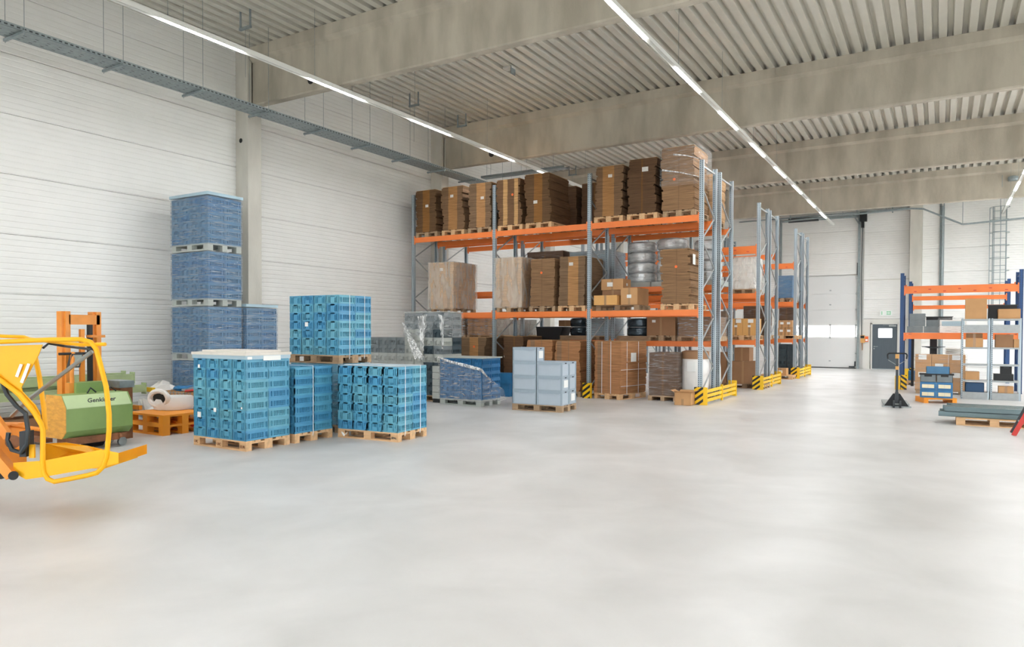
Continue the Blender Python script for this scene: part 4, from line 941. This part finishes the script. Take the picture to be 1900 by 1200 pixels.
for i, (x, z, lab) in enumerate(((-5.22, 1.63, 'left lower'), (-4.95, 1.63, 'right lower'), (-5.2, 1.92, 'left upper'), (-4.96, 1.92, 'right upper'))):
    carton(x-.13, x+.12, 28.6, 28.95, z, z+.28, f'small carton with white labels, {lab} one, farthest rack row', 'carton', labels=((0, .6, .12, 'y'),))
# open pallet next to the guards
pallet(-5.25, 28.1, 0, 0, 'wooden pallet on the floor before the farthest rack row'); carton(-5.3, -4.9, 27.85, 28.3, .146, .4, 'flat carton with a white label on the far floor pallet', 'carton', labels=((0, .5, .14, 'y'),))

# ------------------------------------------------------------ blue rack on the right and its goods
RB = rack('blue_rack', 'blue pallet rack with orange beams near the back wall, front row', [-1.03, 1.95], (24.9, 26.0), 3.56,
     [(1.55, 1.69, 0), (1.55, 1.69, 1), (2.93, 3.13, 0), (3.17, 3.22, 1)], 1, 'bluepost', 'orange', 'blue_m', clips=((2.93, 0),))
rack('blue_rack', 'blue pallet rack standing behind the front blue one', [-.97, 2.0], (30.0, 31.1), 3.62, [(1.6, 1.74, 0), (2.92, 3.07, 0), (2.63, 2.77, 1)], 1, 'bluepost', 'orange', 'blue_m')
for x, y, lab in ((-1.03, 24.75, 'striped yellow post guard at the foot of the blue rack'), (-.97, 29.85, 'striped yellow post guard at the rear blue rack')):
    t = thing('post_guard', lab, 'guard', (x, y, 0)); B().box(-.0, .16, -.01, 0, 0, .45).build('striped_plate', 'stripe2', t); B().box(-.16, -.02, -.005, .1, 0, .42).build('side_plate', 'yellow', t)
tag(B().box(-.95, 1.9, 24.93, 25.97, 1.70, 1.74).build('shelf_board', 'orange'), 'board shelf lying on the lower beams of the blue rack', 'shelf')
bx = storage_box(('dgb', 'dgb'), (.42, .38, .19)); bf = True
for (x, y, z, lab) in ((-.68, 25.2, 1.745, 'grey box, lower left of the boxes on the blue rack'), (-.24, 25.2, 1.745, 'grey box, lower right of the boxes on the blue rack'),
                       (-.62, 25.2, 1.94, 'grey box in the middle of the left pile with a paper on it'), (-.62, 25.2, 2.135, 'grey box topmost on the left pile of the blue rack'), (-.18, 25.3, 1.94, 'grey box holding brown goods, right pile on the blue rack')):
    if bf: bx.location = (x, y, z); bx['label'] = lab; bx['group'] = 'grey boxes on the blue rack'; bf = False
    else: dup(bx, (x, y, z), 0, lab, 'grey boxes on the blue rack')
t = thing('dark_panel', 'flat dark panel lying behind the grey boxes on the blue rack', 'panel', (0, 25.75, 1.745)); B().box(-.4, .3, -.02, .02, 0, .48).build('board', 'black', t); B().box(-.42, .32, -.03, .03, .48, .5).build('edge', 'dark', t)
t = thing('wrapped_goods', 'white film-wrapped blue-printed sacks on the blue rack', 'wrapped goods', (.3, 25.3, 1.745))
B().box(-.33, .33, -.3, .3, 0, .38).build('sacks', 'bag', t); B().box(-.28, .3, -.305, -.3, .2, .34).build('blue_print', 'lidb', t)
f = film_shell('film', None, -.37, .36, -.33, .33, 0, .45, 'film3'); f.parent = t; del f['category']
# screen stand under the blue rack
t = thing('screen_stand', 'black stand with an oval tray between the cartons and the rack', 'stand', (-.2, 26.6, 0))
B().box(-.1, .1, -.05, .05, .05, 1.6).build('column', 'black', t); B().lathe([(.32, 1.28), (.34, 1.3), (.1, 1.24)][::-1], (0, 0, 0), 20).build('tray', 'dark', t, smooth=True); B().box(-.15, .35, -.2, .2, 0, .05).build('base', 'black', t); B().box(-.62, -.54, -.02, .02, .0, 1.6).build('side_post', 'black', t)
# wrapped cartons on the floor
PB = (-.03, 24.85)
t = thing('wooden_pallet', 'dark pallet under the wrapped carton wall at the right', 'pallet', (0, 23.9, 0)); B().box(-.62, .6, -.4, .4, .08, .12).build('top_board', 'woodold', t)
for x in (-.6, -.05, .45): B().box(x, x+.12, -.4, .4, 0, .08).build('block', 'woodold', t)
r_ = 0
for k in range(4):
    for i in range(3):
        x = -.62+.41*i
        carton(x, x+.4, 23.52, 23.95, .122+k*.25, .118+(k+1)*.25, f'brown carton under film, {ordn(k, 4)} row, {["left", "middle", "right"][i]}, beside the steel shelves', 'carton', tape=False, labels=((-.05, .7, .2, 'y'),) if (k+i) % 2 else (), group='film-wrapped carton wall')
film_shell('stretch_film', 'clear film round the brown carton wall', -.65, .64, 23.48, 24.0, .13, 1.13, 'film3')
t = thing('white_sacks', 'stack of pale wrapped bags on top of the carton wall', 'bags', (.35, 23.7, 1.14))
for k in range(3): B().lathe([(.2, k*.06), (.26, k*.06+.03), (.2, k*.06+.058)], (0, 0, 0), 10).build('bag', 'bag', t, smooth=True)
# blue boxes on the orange half pallet
t = thing('plastic_pallet', 'orange plastic pallet under the blue and grey boxes at the right', 'pallet', (-.08, 20.75, 0), .35)
B().box(-.38, .36, -.3, .3, .09, .13).build('deck', 'opal', t)
for x in (-.38, .26): B().box(x, x+.1, -.3, .3, 0, .09).build('foot', 'opal', t)
bb = thing('stacking_box', '', 'box'); box_bm(.345, .4, .19, .04, .01).build('body', ('navy', 'navy'), bb); B().box(-.13, .13, -.205, -.2, .045, .135).build('opening', 'cream', bb); B().box(-.005, .005, -.207, -.2, .045, .135).build('divider', 'lab', bb)
bf = True; M['gb'] = M['dgb']
rr_ = .0
for k in range(2):
    for i in range(2):
        loc = (-.255+.35*i, 20.62, .132+k*.195); lab = f'blue box with a cream opening, {["lower", "upper"][k]} {["left", "right"][i]}, on the orange pallet'
        if bf: bb.location = loc; bb['label'] = lab; bb['group'] = 'blue boxes on the orange pallet'; bf = False
        else: dup(bb, loc, 0, lab, 'blue boxes on the orange pallet')
for i in range(2):
    q = storage_box(('dgb', 'dgb'), (.345, .4, .17), False); q.location = (-.255+.35*i, 20.62, .525); q['label'] = f'grey box with a black clip, {["left", "right"][i]}, above the blue boxes'; q['group'] = 'grey boxes on the orange pallet'
    B().box(-.08, .08, -.22, -.19, .13, .18).build('clip', 'black', q)
t = thing('box_lid', 'flat black lid on the grey boxes at the right', 'lid', (-.08, 20.62, .697)); B().box(-.37, .37, -.21, .21, 0, .025).build('cover', 'black', t)
q = storage_box(('wrapblue', 'wrapblue'), (.5, .36, .17), False); q.location = (-.05, 20.65, .725); q['label'] = 'single blue box lying on the black lid at the right'; q['group'] = 'blue boxes on the orange pallet'
for i, z in enumerate((.15, .31)):
    q = storage_box(('navy', 'navy'), (.6, .4, .155), False); q.location = (-.62, 27.45, z); q['label'] = f'dark blue crate, {["lower", "upper"][i]} one, under the blue rack'; q['group'] = 'dark blue crates under the blue rack'
pallet(-.62, 27.7, 0, PI/2, 'pale wooden pallet under the blue rack')
carton(-.75, -.3, 28.4, 28.9, .0, .9, 'dark box standing behind the blue crates', 'dark', tape=False)
# steel shelving
def shelves(x0, x1, label):
    t = thing('steel_shelving', label, 'shelving', (x0, 22.25, 0), 0, 'galvanised steel shelving units'); w = x1-x0; d = .5
    for x in (0, w-.04):
        for y in (0, d-.04): B().box(x, x+.04, y, y+.004, 0, 2.12).box(x if x == 0 else x+.036, x+.004 if x == 0 else x+.04, y, y+.04, 0, 2.12).build('post', 'post', t)
    for i, z in enumerate((.18, .5, .92, 1.36, 1.78, 2.1)):
        B().box(.0, w, -.002, d, z-.003, z).box(.04, w-.04, -.004, 0, z-.04, z+.005).box(.04, w-.04, d, d+.004, z-.04, z).build('shelf', 'galv', t)
    B().box(.04, w-.04, -.006, -.002, 1.78, 1.95).build('front_panel', 'galv', t); B().box(.04, w-.04, -.006, -.002, .0, .17).build('front_panel', 'galv', t)
    return t
shelves(.47, 1.10, 'galvanised steel shelving unit, left one before the blue rack'); shelves(1.12, 1.77, 'galvanised steel shelving unit, right one at the picture edge')
carton(.55, 1.02, 22.28, 22.7, 2.102, 2.64, 'large plain carton on top of the left steel shelving', 'carton', tape=False)
carton(1.27, 1.74, 22.28, 22.7, 2.102, 2.36, 'low carton with a pale top on the right steel shelving', 'carton', tape=False)
t = thing('black_case', 'black case between the two cartons on top of the shelving', 'case', (1.2, 22.6, 2.102)); B().box(-.13, .5, .12, .3, 0, .36).box(-.14, .06, -.1, .12, .0, .18).build('body', 'black', t); B().box(-.14, .52, .1, .32, .36, .385).build('lid', 'dark', t)
carton(.57, .95, 22.28, 22.65, 1.363, 1.6, 'open-topped carton on the third shelf of the left unit', 'carton'); carton(.58, .94, 22.35, 22.68, 1.605, 1.73, 'dark brown carton lying on another, left shelving unit', 'carton3')
carton(.57, .88, 22.28, 22.6, .503, .72, 'small carton on the lower shelf of the left unit', 'carton', tape=False)
tag(B().prism([(.6, .503), (.93, .503), (.97, .503), (.97, .503)], 'y', 22.3, 22.31).build('paper', 'white'), 'sheet of paper on the lower shelf of the left unit', 'paper')
q = storage_box(('blueprint', 'blueprint'), (.42, .36, .24), False); q.location = (.78, 22.5, .183); q['label'] = 'dark blue box on the bottom shelf of the left unit'
carton(1.22, 1.6, 22.3, 22.68, 1.363, 1.7, 'dark brown carton on the third shelf of the right unit', 'carton3', tape=False)
carton(1.35, 1.66, 22.26, 22.5, 1.363+.0, 1.55, 'small carton with blue print on the right unit', 'carton', tape=False) if False else carton(1.61, 1.72, 22.28, 22.6, 1.363, 1.58, 'narrow carton beside the dark brown one, right unit', 'carton', tape=False)
t = thing('tool_case', 'two black cases piled on the lower shelf of the right unit', 'case', (1.42, 22.48, .503)); B().box(-.22, .2, -.16, .16, 0, .17).build('lower_body', 'black', t); B().box(-.08, .16, -.14, .14, .17, .38).build('upper_body', 'black', t); B().box(-.02, .1, -.145, -.14, .33, .36).build('handle', 'dark', t)
carton(1.3, 1.62, 22.3, 22.6, .183, .36, 'small open carton on the bottom shelf of the right unit', 'carton')

# ------------------------------------------------------------ pallet jack
t = thing('pallet_jack', 'black pallet jack with raised loop handle, facing the camera', 'pallet jack', (-.86, 18.75, 0), .1)
B().prism([(-.27, .0), (.27, .0), (.07, .32), (-.07, .32)], 'y', .02, .1).build('body', 'black', t)
B().prism([(-.05, .05), (.05, .05), (.035, .36), (-.035, .36)], 'y', -.06, .04).build('pump', 'dark', t)
for s in (-1, 1):
    B().tube([(s*.065-.02, -.12, .09), (s*.065+.02, -.12, .09)], .09, 18).build('steering_wheel', 'dark', t)
    B().box(s*.19-.08, s*.19+.08, .1, 1.2, .03, .08).build('fork', 'galv', t)
    B().tube([(s*.19-.03, 1.05, .04), (s*.19+.03, 1.05, .04)], .04, 12).build('load_roller', 'dark', t)
B().tube([(-.085, -.12, .09), (.085, -.12, .09)], .02, 8).build('axle', 'steel', t)
B().box(-.3, .3, .0, .12, .0, .03).build('foot_plate', 'galv', t)
B().box(-.028, .028, -.03, .01, .3, 1.22).build('drawbar', 'dark', t)
B().box(-.034, .034, -.035, .015, .88, .96).box(-.04, .04, -.035, .02, 1.14, 1.24).build('sticker', 'carton2', t)
B().tube([(-.19, -.02, 1.13)] + arc((-.15, 1.21), .05, PI, PI/2, 4, 'xz', -.02) + arc((.15, 1.21), .05, PI/2, 0, 4, 'xz', -.02) + [(.19, -.02, 1.13)], .017, 8).build('handle', 'black', t)
for s in (-1, 1): B().tube([(s*.18, -.02, 1.1), (0, -.02, .98)], .007, 6).build('handle_brace', 'steel', t)
# ------------------------------------------------------------ steel pipes on a pallet, red stepladder
pallet(.87, 16.2, 0, .0, 'pale wooden pallet carrying the dark steel profiles')
for i in range(8):
    y = 16.0+(i % 4)*.24; z = .146+(.095 if i > 3 else 0); xo = (-.02, .1, .0, .15, .08, .05, .2, .12)[i]
    b = B(); x0 = xo; L_ = 2.9
    b.box(x0, x0+L_, y-.1, y+.1, z, z+.006).box(x0, x0+L_, y-.1, y-.092, z, z+.085).box(x0, x0+L_, y+.092, y+.1, z, z+.085).box(x0, x0+L_, y-.06, y+.06, z+.07, z+.09).box(x0, x0+L_, y-.06, y-.054, z, z+.07)
    tag(b.build('steel_profile', 'tube'), f'long dark steel profile, {["lower", "upper"][i//4]} layer, {["nearest", "second", "third", "rearmost"][i % 4]} on the pallet', 'steel profile', 'dark steel profiles on the pallet')
t = thing('stepladder', 'red stepladder leg leaning at the right edge of the floor', 'stepladder', (1.08, 14.7, 0))
B().bar((0, 0, .0), (.33, .0, .75), .03, .07).bar((0, .45, 0), (.33, .05, .78), .03, .05).build('red_rail', 'red', t); B().bar((-.02, .12, .03), (.3, .1, .8), .03, .05).build('grey_rail', 'dark', t)
for k in range(2): B().bar((.1+.12*k, .0, .25+.28*k), (.1+.12*k, .25, .25+.28*k), .08, .02).build('step', 'galv', t)

# ------------------------------------------------------------ stacker truck (green and orange) on the left
t = thing('pallet_stacker', 'old green and orange stacker truck with a tall mast', 'stacker truck', (-10.5, 5.8, 0))
x0 = -.52
pr = [(0, .3), (.0, .62), (-.12, .80), (-.52, .80), (-.52, .2), (-.1, .2)]
B().prism(pr, 'y', -.5, .45).build('green_housing', 'green', t)
B().prism([(.002, .62), (.003, .63), (-.118, .803), (-.123, .80)], 'y', -.49, .44).build('sloped_panel', 'greenl', t)
B().prism([(.003, .29), (.003, .63), (-.12, .805), (-.525, .805), (-.525, .195), (-.1, .195)], 'y', -.512, -.5).build('end_plate', 'endp', t)
B().prism([(.003, .29), (.003, .63), (-.12, .805), (-.5, .805), (-.5, .195), (-.1, .195)], 'y', .45, .46).build('end_plate', 'green', t)
o = text('Genkinger', .098, (-.055, .02, .715), (math.radians(56), 0, PI/2), 'dark', t, shear=.3)
B().bar((-.032, -.16, .673), (-.032, .24, .673), .004, .006).build('underline', 'dark', t)
B().box(-.45, -.05, -.4, .35, .1, .2).build('undercarriage', 'rust', t)
B().tube([(-.3, -.1, .11), (-.3, .15, .11)], .11, 16).build('drive_wheel', 'black', t)
for (x, y) in ((-.06, .33), (-.4, .33)):
    B().box(x-.05, x+.05, y-.06, y+.06, .13, .2).build('castor_fork', 'rust', t); B().tube([(x-.02, y, .065), (x+.02, y, .065)], .065, 14).build('castor', 'steel', t)
B().box(-.75, -.5, -.1, .36, .5, .95).build('battery_cover', 'green', t)
for y in (-.07, .39):
    B().box(-.98, -.84, y-.06, y+.04, .1, 2.02).build('mast_rail', 'mast', t); B().box(-.84, -.80, y-.02, y+.05, .1, 2.02).build('mast_channel', 'mast', t)
B().box(-.86, -.8, .13, .19, .8, 1.75).build('inner_rail', 'lifto', t); B().box(-.9, -.82, .27, .32, .8, 1.9).build('cylinder', 'black', t)
B().box(-.86, -.8, -.04, .42, 1.82, 1.97).build('crosshead', 'mast', t); B().box(-.9, -.74, .26, .47, 1.62, 1.66).build('crosshead', 'mast', t)
B().tube([(-.6, -.1, .8), (-.62, -.1, 1.1), (-.7, -.04, 1.4)], .03, 8).build('tiller', 'mast', t); B().box(-.66, -.56, -.17, -.05, .78, .95).build('tiller_joint', 'mast', t)
B().tube([(-.7, -.24, 1.38), (-.7, .2, 1.38)], .02, 8).build('handlebar', 'black', t); B().prism([(-.12, 1.17), (.04, 1.17), (.09, 1.38), (-.07, 1.38)], 'x', -.73, -.66).build('control_head', 'dark', t); B().prism([(-.1, 1.19), (.02, 1.19), (.07, 1.36), (-.05, 1.36)], 'x', -.66, -.655).build('display', 'gpal', t)
B().tube([(-.3, -.05, .8), (-.3, .0, .88), (-.3, .08, .81)], .012, 6).tube([(-.3, .2, .8), (-.3, .3, .87), (-.3, .38, .81)], .012, 6).build('cable_loop', 'hose', t)
B().box(-1.9, -.98, -.33, -.2, .04, .1).build('fork', 'rust', t); B().box(-1.9, -.98, .18, .3, .04, .1).build('fork', 'rust', t)

# ------------------------------------------------------------ yellow work platform in front
YR = .5425
t = thing('lift_platform', 'raised yellow work platform with tubular guard rails at the left edge', 'work platform', (-6.834, 3.353, 0), YR)
def q_(u, v, D=0): s = 206.0; return (((u-950)*(1+D/6.4)+850)/s, D, 1.735-(v-615)/s*(1+D/6.4))
P = [q_(-40, 640), q_(0, 637), q_(90, 633), q_(150, 632), q_(168, 637), q_(178, 650), q_(186, 680), q_(196, 720), q_(201, 770), q_(201, 800), q_(196, 850), q_(190, 868), q_(178, 880), q_(160, 885), q_(130, 891), q_(98, 897), q_(86, 892), q_(79, 880), q_(77, 860), q_(78, 800), q_(75, 790), q_(60, 765), q_(36, 735), q_(0, 708), q_(-40, 672)]
B().tube(P, .022, 10).build('guard_rail', 'lift', t, smooth=True)
B().tube([q_(-30, 625, .5), q_(10, 627, .5), q_(45, 628, .5), q_(56, 632, .4), q_(150, 642, .05), q_(195, 641, 0)], .017, 8).build('top_rail', 'lift', t, smooth=True)
B().tube([q_(65, 665, .55), q_(72, 700, .55), q_(80, 760, .55), q_(83, 800, .55)], .022, 8).build('rear_post', 'lift', t, smooth=True)
def plate(pts, th, name, m):
    n = len(pts); vs = [Vector(p) for p in pts] + [Vector(p)+Vector((0, th, 0)) for p in pts]
    return B().add(vs, [tuple(range(n)), tuple(range(2*n-1, n-1, -1))] + [(i, (i+1) % n, n+(i+1) % n, n+i) for i in range(n)]).build(name, m, t)
plate([q_(-40, 646, .02), q_(78, 642, .02), q_(70, 662, .02), q_(41, 716, .02), q_(38, 722, .02), q_(40, 730, .02), q_(64, 755, .02), q_(72, 770, .02), q_(74, 792, .02), q_(30, 738, .02), q_(0, 712, .02), q_(-40, 680, .02)], .012, 'gusset_plate', 'lift')
for (a, b_, c, d_) in ((36, 678, 27, 701), (50, 677, 36, 712)):
    plate([q_(a, b_), q_(a+5, b_+1), q_(c+5, d_+2), q_(c, d_)], .008, 'slot', 'wall')
B().tube([q_(170, 655), q_(110, 700, .1), q_(55, 742, .2), q_(20, 775, .3)], .02, 8).build('gas_strut', 'steel', t)
B().tube([q_(165, 650, .1), q_(120, 645, .3), q_(90, 640, .3), q_(80, 648, .2)], .012, 6).build('cable', 'hose', t)
# pan: tray with raised sides
D0, D1 = .05, .75
tr = [((60, 868), (60, 897)), ((186, 842), (190, 872)), ]
plate([q_(22, 862, .0), q_(78, 858, .0), q_(185, 837, .0), q_(218, 843, .0), q_(218, 862, .0), q_(190, 868, .0), q_(80, 888, .0), q_(45, 893, .0), q_(22, 880, 0)], .01, 'kick_plate', 'lift')
plate([q_(80, 826, D1), q_(120, 824, D1), q_(160, 830, D1), q_(196, 838, D1-.3), q_(196, 850, D1-.3), q_(160, 856, D1), q_(80, 860, D1)], .01, 'kick_plate', 'lift')
z = q_(0, 868)[2]
B().box(-.2, .42, .05, .62, z-.03, z-.01).build('platform_floor', 'lift', t)
plate([q_(218, 843, .0), q_(218, 862, .0), q_(218, 862, .0), q_(218, 843, 0)], .5, 'kick_plate', 'lift')
B().box(q_(0, 0, .4)[0]-.3, q_(34, 0, .4)[0], .12, .5, .42, .84).build('control_housing', 'lifto', t)
B().tube([q_(0, 702, .05), q_(12, 735, .0), q_(30, 757, -.02), q_(46, 770, -.03), q_(50, 800, -.04), q_(48, 828, -.05), q_(36, 843, -.05), q_(20, 838, -.04), q_(12, 820, -.03), q_(14, 806, -.03)], .02, 8).build('hydraulic_hose', 'hose', t, smooth=True)
B().box(q_(38, 0)[0], q_(50, 0)[0], -.03, .08, q_(0, 850)[2], q_(0, 803)[2]).build('valve_block', 'black', t)
plate([q_(52, 828), q_(61, 828), q_(61, 853), q_(51, 853)], .02, 'tag_plate', 'lift')
B().tube([q_(-40, 792, .4), q_(20, 792, .3), q_(75, 800, .2)], .02, 8).build('lower_rail', 'lifto', t)
B().bar(q_(-60, 790, .0), q_(22, 886, .0), .09, .09).build('arm_link', 'lifto', t); B().tube([q_(22, 886, -.06), q_(22, 886, .1)], .04, 14).build('pivot_pin', 'black', t)
B().bar(q_(-40, 735, .1), q_(14, 815, .1), .05, .07).build('arm_link', 'lifto', t); B().tube([q_(22, 823, -.02), q_(22, 823, .1)], .06, 14).build('pivot_pin', 'rust', t)
B().box(-3.2, -1.25, -.0, .7, .02, .85).build('lift_chassis', 'lifto', t); B().tube([(-1.9, -.12, .22), (-1.9, .1, .22)], .22, 18).build('wheel', 'black', t)
B().tube([q_(0, 880, -.03), q_(0, 880, .12)], .06, 14).build('lower_pin', 'black', t)

# ------------------------------------------------------------ green beams and clutter by the left wall
for i in range(7):
    x = -13.55+(i % 4)*.27+(.12 if i > 3 else 0); z = .62+(.17 if i > 3 else 0) - .03*(i % 2); L_ = 5.0; ys = 2.75+random.uniform(-.1, .1)
    b = B().box(-.06, .06, 0, L_, 0, .13).box(-.075, .075, L_, L_+.012, -.04, .17).box(-.02, .02, .0, L_+.003, .13, .135)
    o = tag(b.build('green_beam', 'gbeam'), f'faded green steel beam, {["lower", "upper"][i//4]} row, {["nearest the wall", "second from the wall", "third from the wall", "nearest the stacker"][i % 4]}', 'steel beam', 'green steel beams bundled by the wall'); o.location = (x, ys, z)
for y in (7.0, 4.0):
    o = tag(B().box(-13.72, -12.6, y, y+.03, .995, 1.0).box(-12.61, -12.6, y, y+.03, .58, 1.0).build('band', 'dark'), 'dark strap round the green beams near ' + ('their right end' if y > 5 else 'the yellow platform'), 'strap')
for i in range(6):
    o = tag(B().box(-.5, .5, 0, .12, 0, .09).build('timber', 'rust' if i % 2 else 'woodold'), f'rusty brown bearer under the green beams, {["bottom", "middle", "upper"][i//2]} one at the {["near", "far"][i % 2]} end', 'timber', 'bearers under the green beams'); o.location = (-13.1, (3.6, 6.6)[i % 2], .3+.1*(i//2))
for i, (x, z, m) in enumerate(((-13.4, 0, 'rust'), (-13.1, 0, 'rust'), (-12.8, 0, 'carton3'), (-12.5, 0, 'rust'), (-13.2, .15, 'rust'), (-12.8, .15, 'carton3'))):
    o = tag(B().box(-.1, .1, 0, 4.6, 0, .13).build('steel_section', m), f'rusty steel section on the floor by the wall, {["first", "second", "third", "fourth"][i % 4]} in the {"lower" if z == 0 else "upper"} row', 'steel section', 'rusty steel sections by the wall'); o.location = (x, 2.9, z)
for k in range(2):
    PQ = make_plastic_pallet('opal'); PQ.location = (-11.42, 7.42, k*.17+.0); PQ.rotation_euler = (0, 0, -.0); PQ.scale = (.85, 1, 1.13)
    PQ['label'] = f'bright orange plastic pallet, {["lower", "upper"][k]} of two left of the blue crates'; PQ['group'] = 'orange plastic pallets'
tag(B().box(-.3, .3, -.25, .25, 0, .06).build('red_board', 'red'), 'red flat board under the orange pallets', 'board').location = (-11.3, 8.15, .0)
t = thing('wire_box', 'small mesh-sided wooden crate filled with rags behind the orange pallets', 'crate', (-12.16, 8.4, 0))
B().box(-.4, .4, -.3, -.29, 0, .6).box(-.4, .4, .29, .3, 0, .6).box(-.4, -.39, -.3, .3, 0, .6).box(.39, .4, -.3, .3, 0, .6).box(-.4, .4, -.3, .3, 0, .02).build('panel', 'carton', t)
b = B()
for i in range(9): b.box(-.4+i*.1, -.39+i*.1, -.312, -.3, 0, .6)
for i in range(7): b.box(-.4, .4, -.314, -.303, i*.095, i*.095+.008)
b.build('wire_grid', 'galv', t)
def blob(name, label, loc, r, m, cat, sq=.6, n=10, seed=1, group=None):
    random.seed(seed); b = B(); pr = []
    vs = []; fs = []; rg = 7
    for i in range(rg+1):
        ph_ = PI*i/rg
        for k in range(n):
            a = 2*PI*k/n; rr = 1+random.uniform(-.22, .22)
            vs.append((r*rr*math.sin(ph_)*math.cos(a), r*rr*math.sin(ph_)*math.sin(a), max(0, r*sq*(1+math.cos(ph_)*(-1)*1.0)*rr*.5+0) if True else 0))
    for i in range(rg):
        for k in range(n): fs.append((i*n+k, i*n+(k+1) % n, (i+1)*n+(k+1) % n, (i+1)*n+k))
    b.add(vs, fs); o = b.build(name, m, smooth=True); o.location = loc; tag(o, label, cat, group); random.seed(11+seed); return o
blob('rag_heap', 'tangle of blue rags on the mesh-sided crate', (-12.3, 8.35, .58), .2, 'navy', 'rags', .5, seed=3)
blob('rag_heap', 'grey crumpled cloth on the mesh-sided crate', (-11.98, 8.3, .58), .18, 'dgb', 'rags', .5, seed=4)
blob('plastic_sack', 'large white and yellow plastic sack heap by the wall', (-13.0, 8.2, 0), .36, 'bag', 'sack', 1.3, seed=5)
blob('plastic_sack', 'upper white sack with yellow print by the green beams', (-13.0, 8.35, .42), .26, 'bag', 'sack', 1.1, seed=6)
for sk, m_, yy, zz_ in ((bpy.data.objects['plastic_sack'], 'opal', -.40, .28), (bpy.data.objects['plastic_sack.001'], 'yellow', -.29, .18)):
    B().box(-.13, .13, yy, yy+.06, zz_-.04, zz_+.04).build('yellow_print', m_, sk)
t = thing('plastic_bag', 'open white bag showing a black hollow on the orange pallets', 'bag', (-11.7, 7.75, .345))
b = B(); b.lathe([(.34, 0), (.36, .1), (.3, .22)], (0, 0, 0), 14).build('heap', 'bag', t, smooth=True)
B().tube([(.0+.2*math.cos(a), -.3+.04*math.cos(a), .2+.13*math.sin(a)) for a in [2*PI*k/14 for k in range(14)]], .045, 8, True).build('rolled_rim', 'bag', t, smooth=True)
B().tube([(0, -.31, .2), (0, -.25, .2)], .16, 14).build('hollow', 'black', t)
tag(B().tube([(-11.9, 8.1, .62), (-11.4, 8.0, .68), (-11.2, 8.0, .66)], .02, 6).build('red_pole', 'red'), 'red pole lying on top of the white bag heap', 'pole')
t = thing('grey_motor', 'small grey metal unit between the stacker and the sacks', 'machine part', (-11.35, 6.55, .0)); B().box(-.2, .2, -.1, .1, 0, .82).build('stand', 'rust', t); B().box(-.25, .22, -.12, .12, .82, .93).build('housing', 'dgrey', t)

for o in (PN, PO):
    if o.location[1] < -20: bpy.data.objects.remove(o)
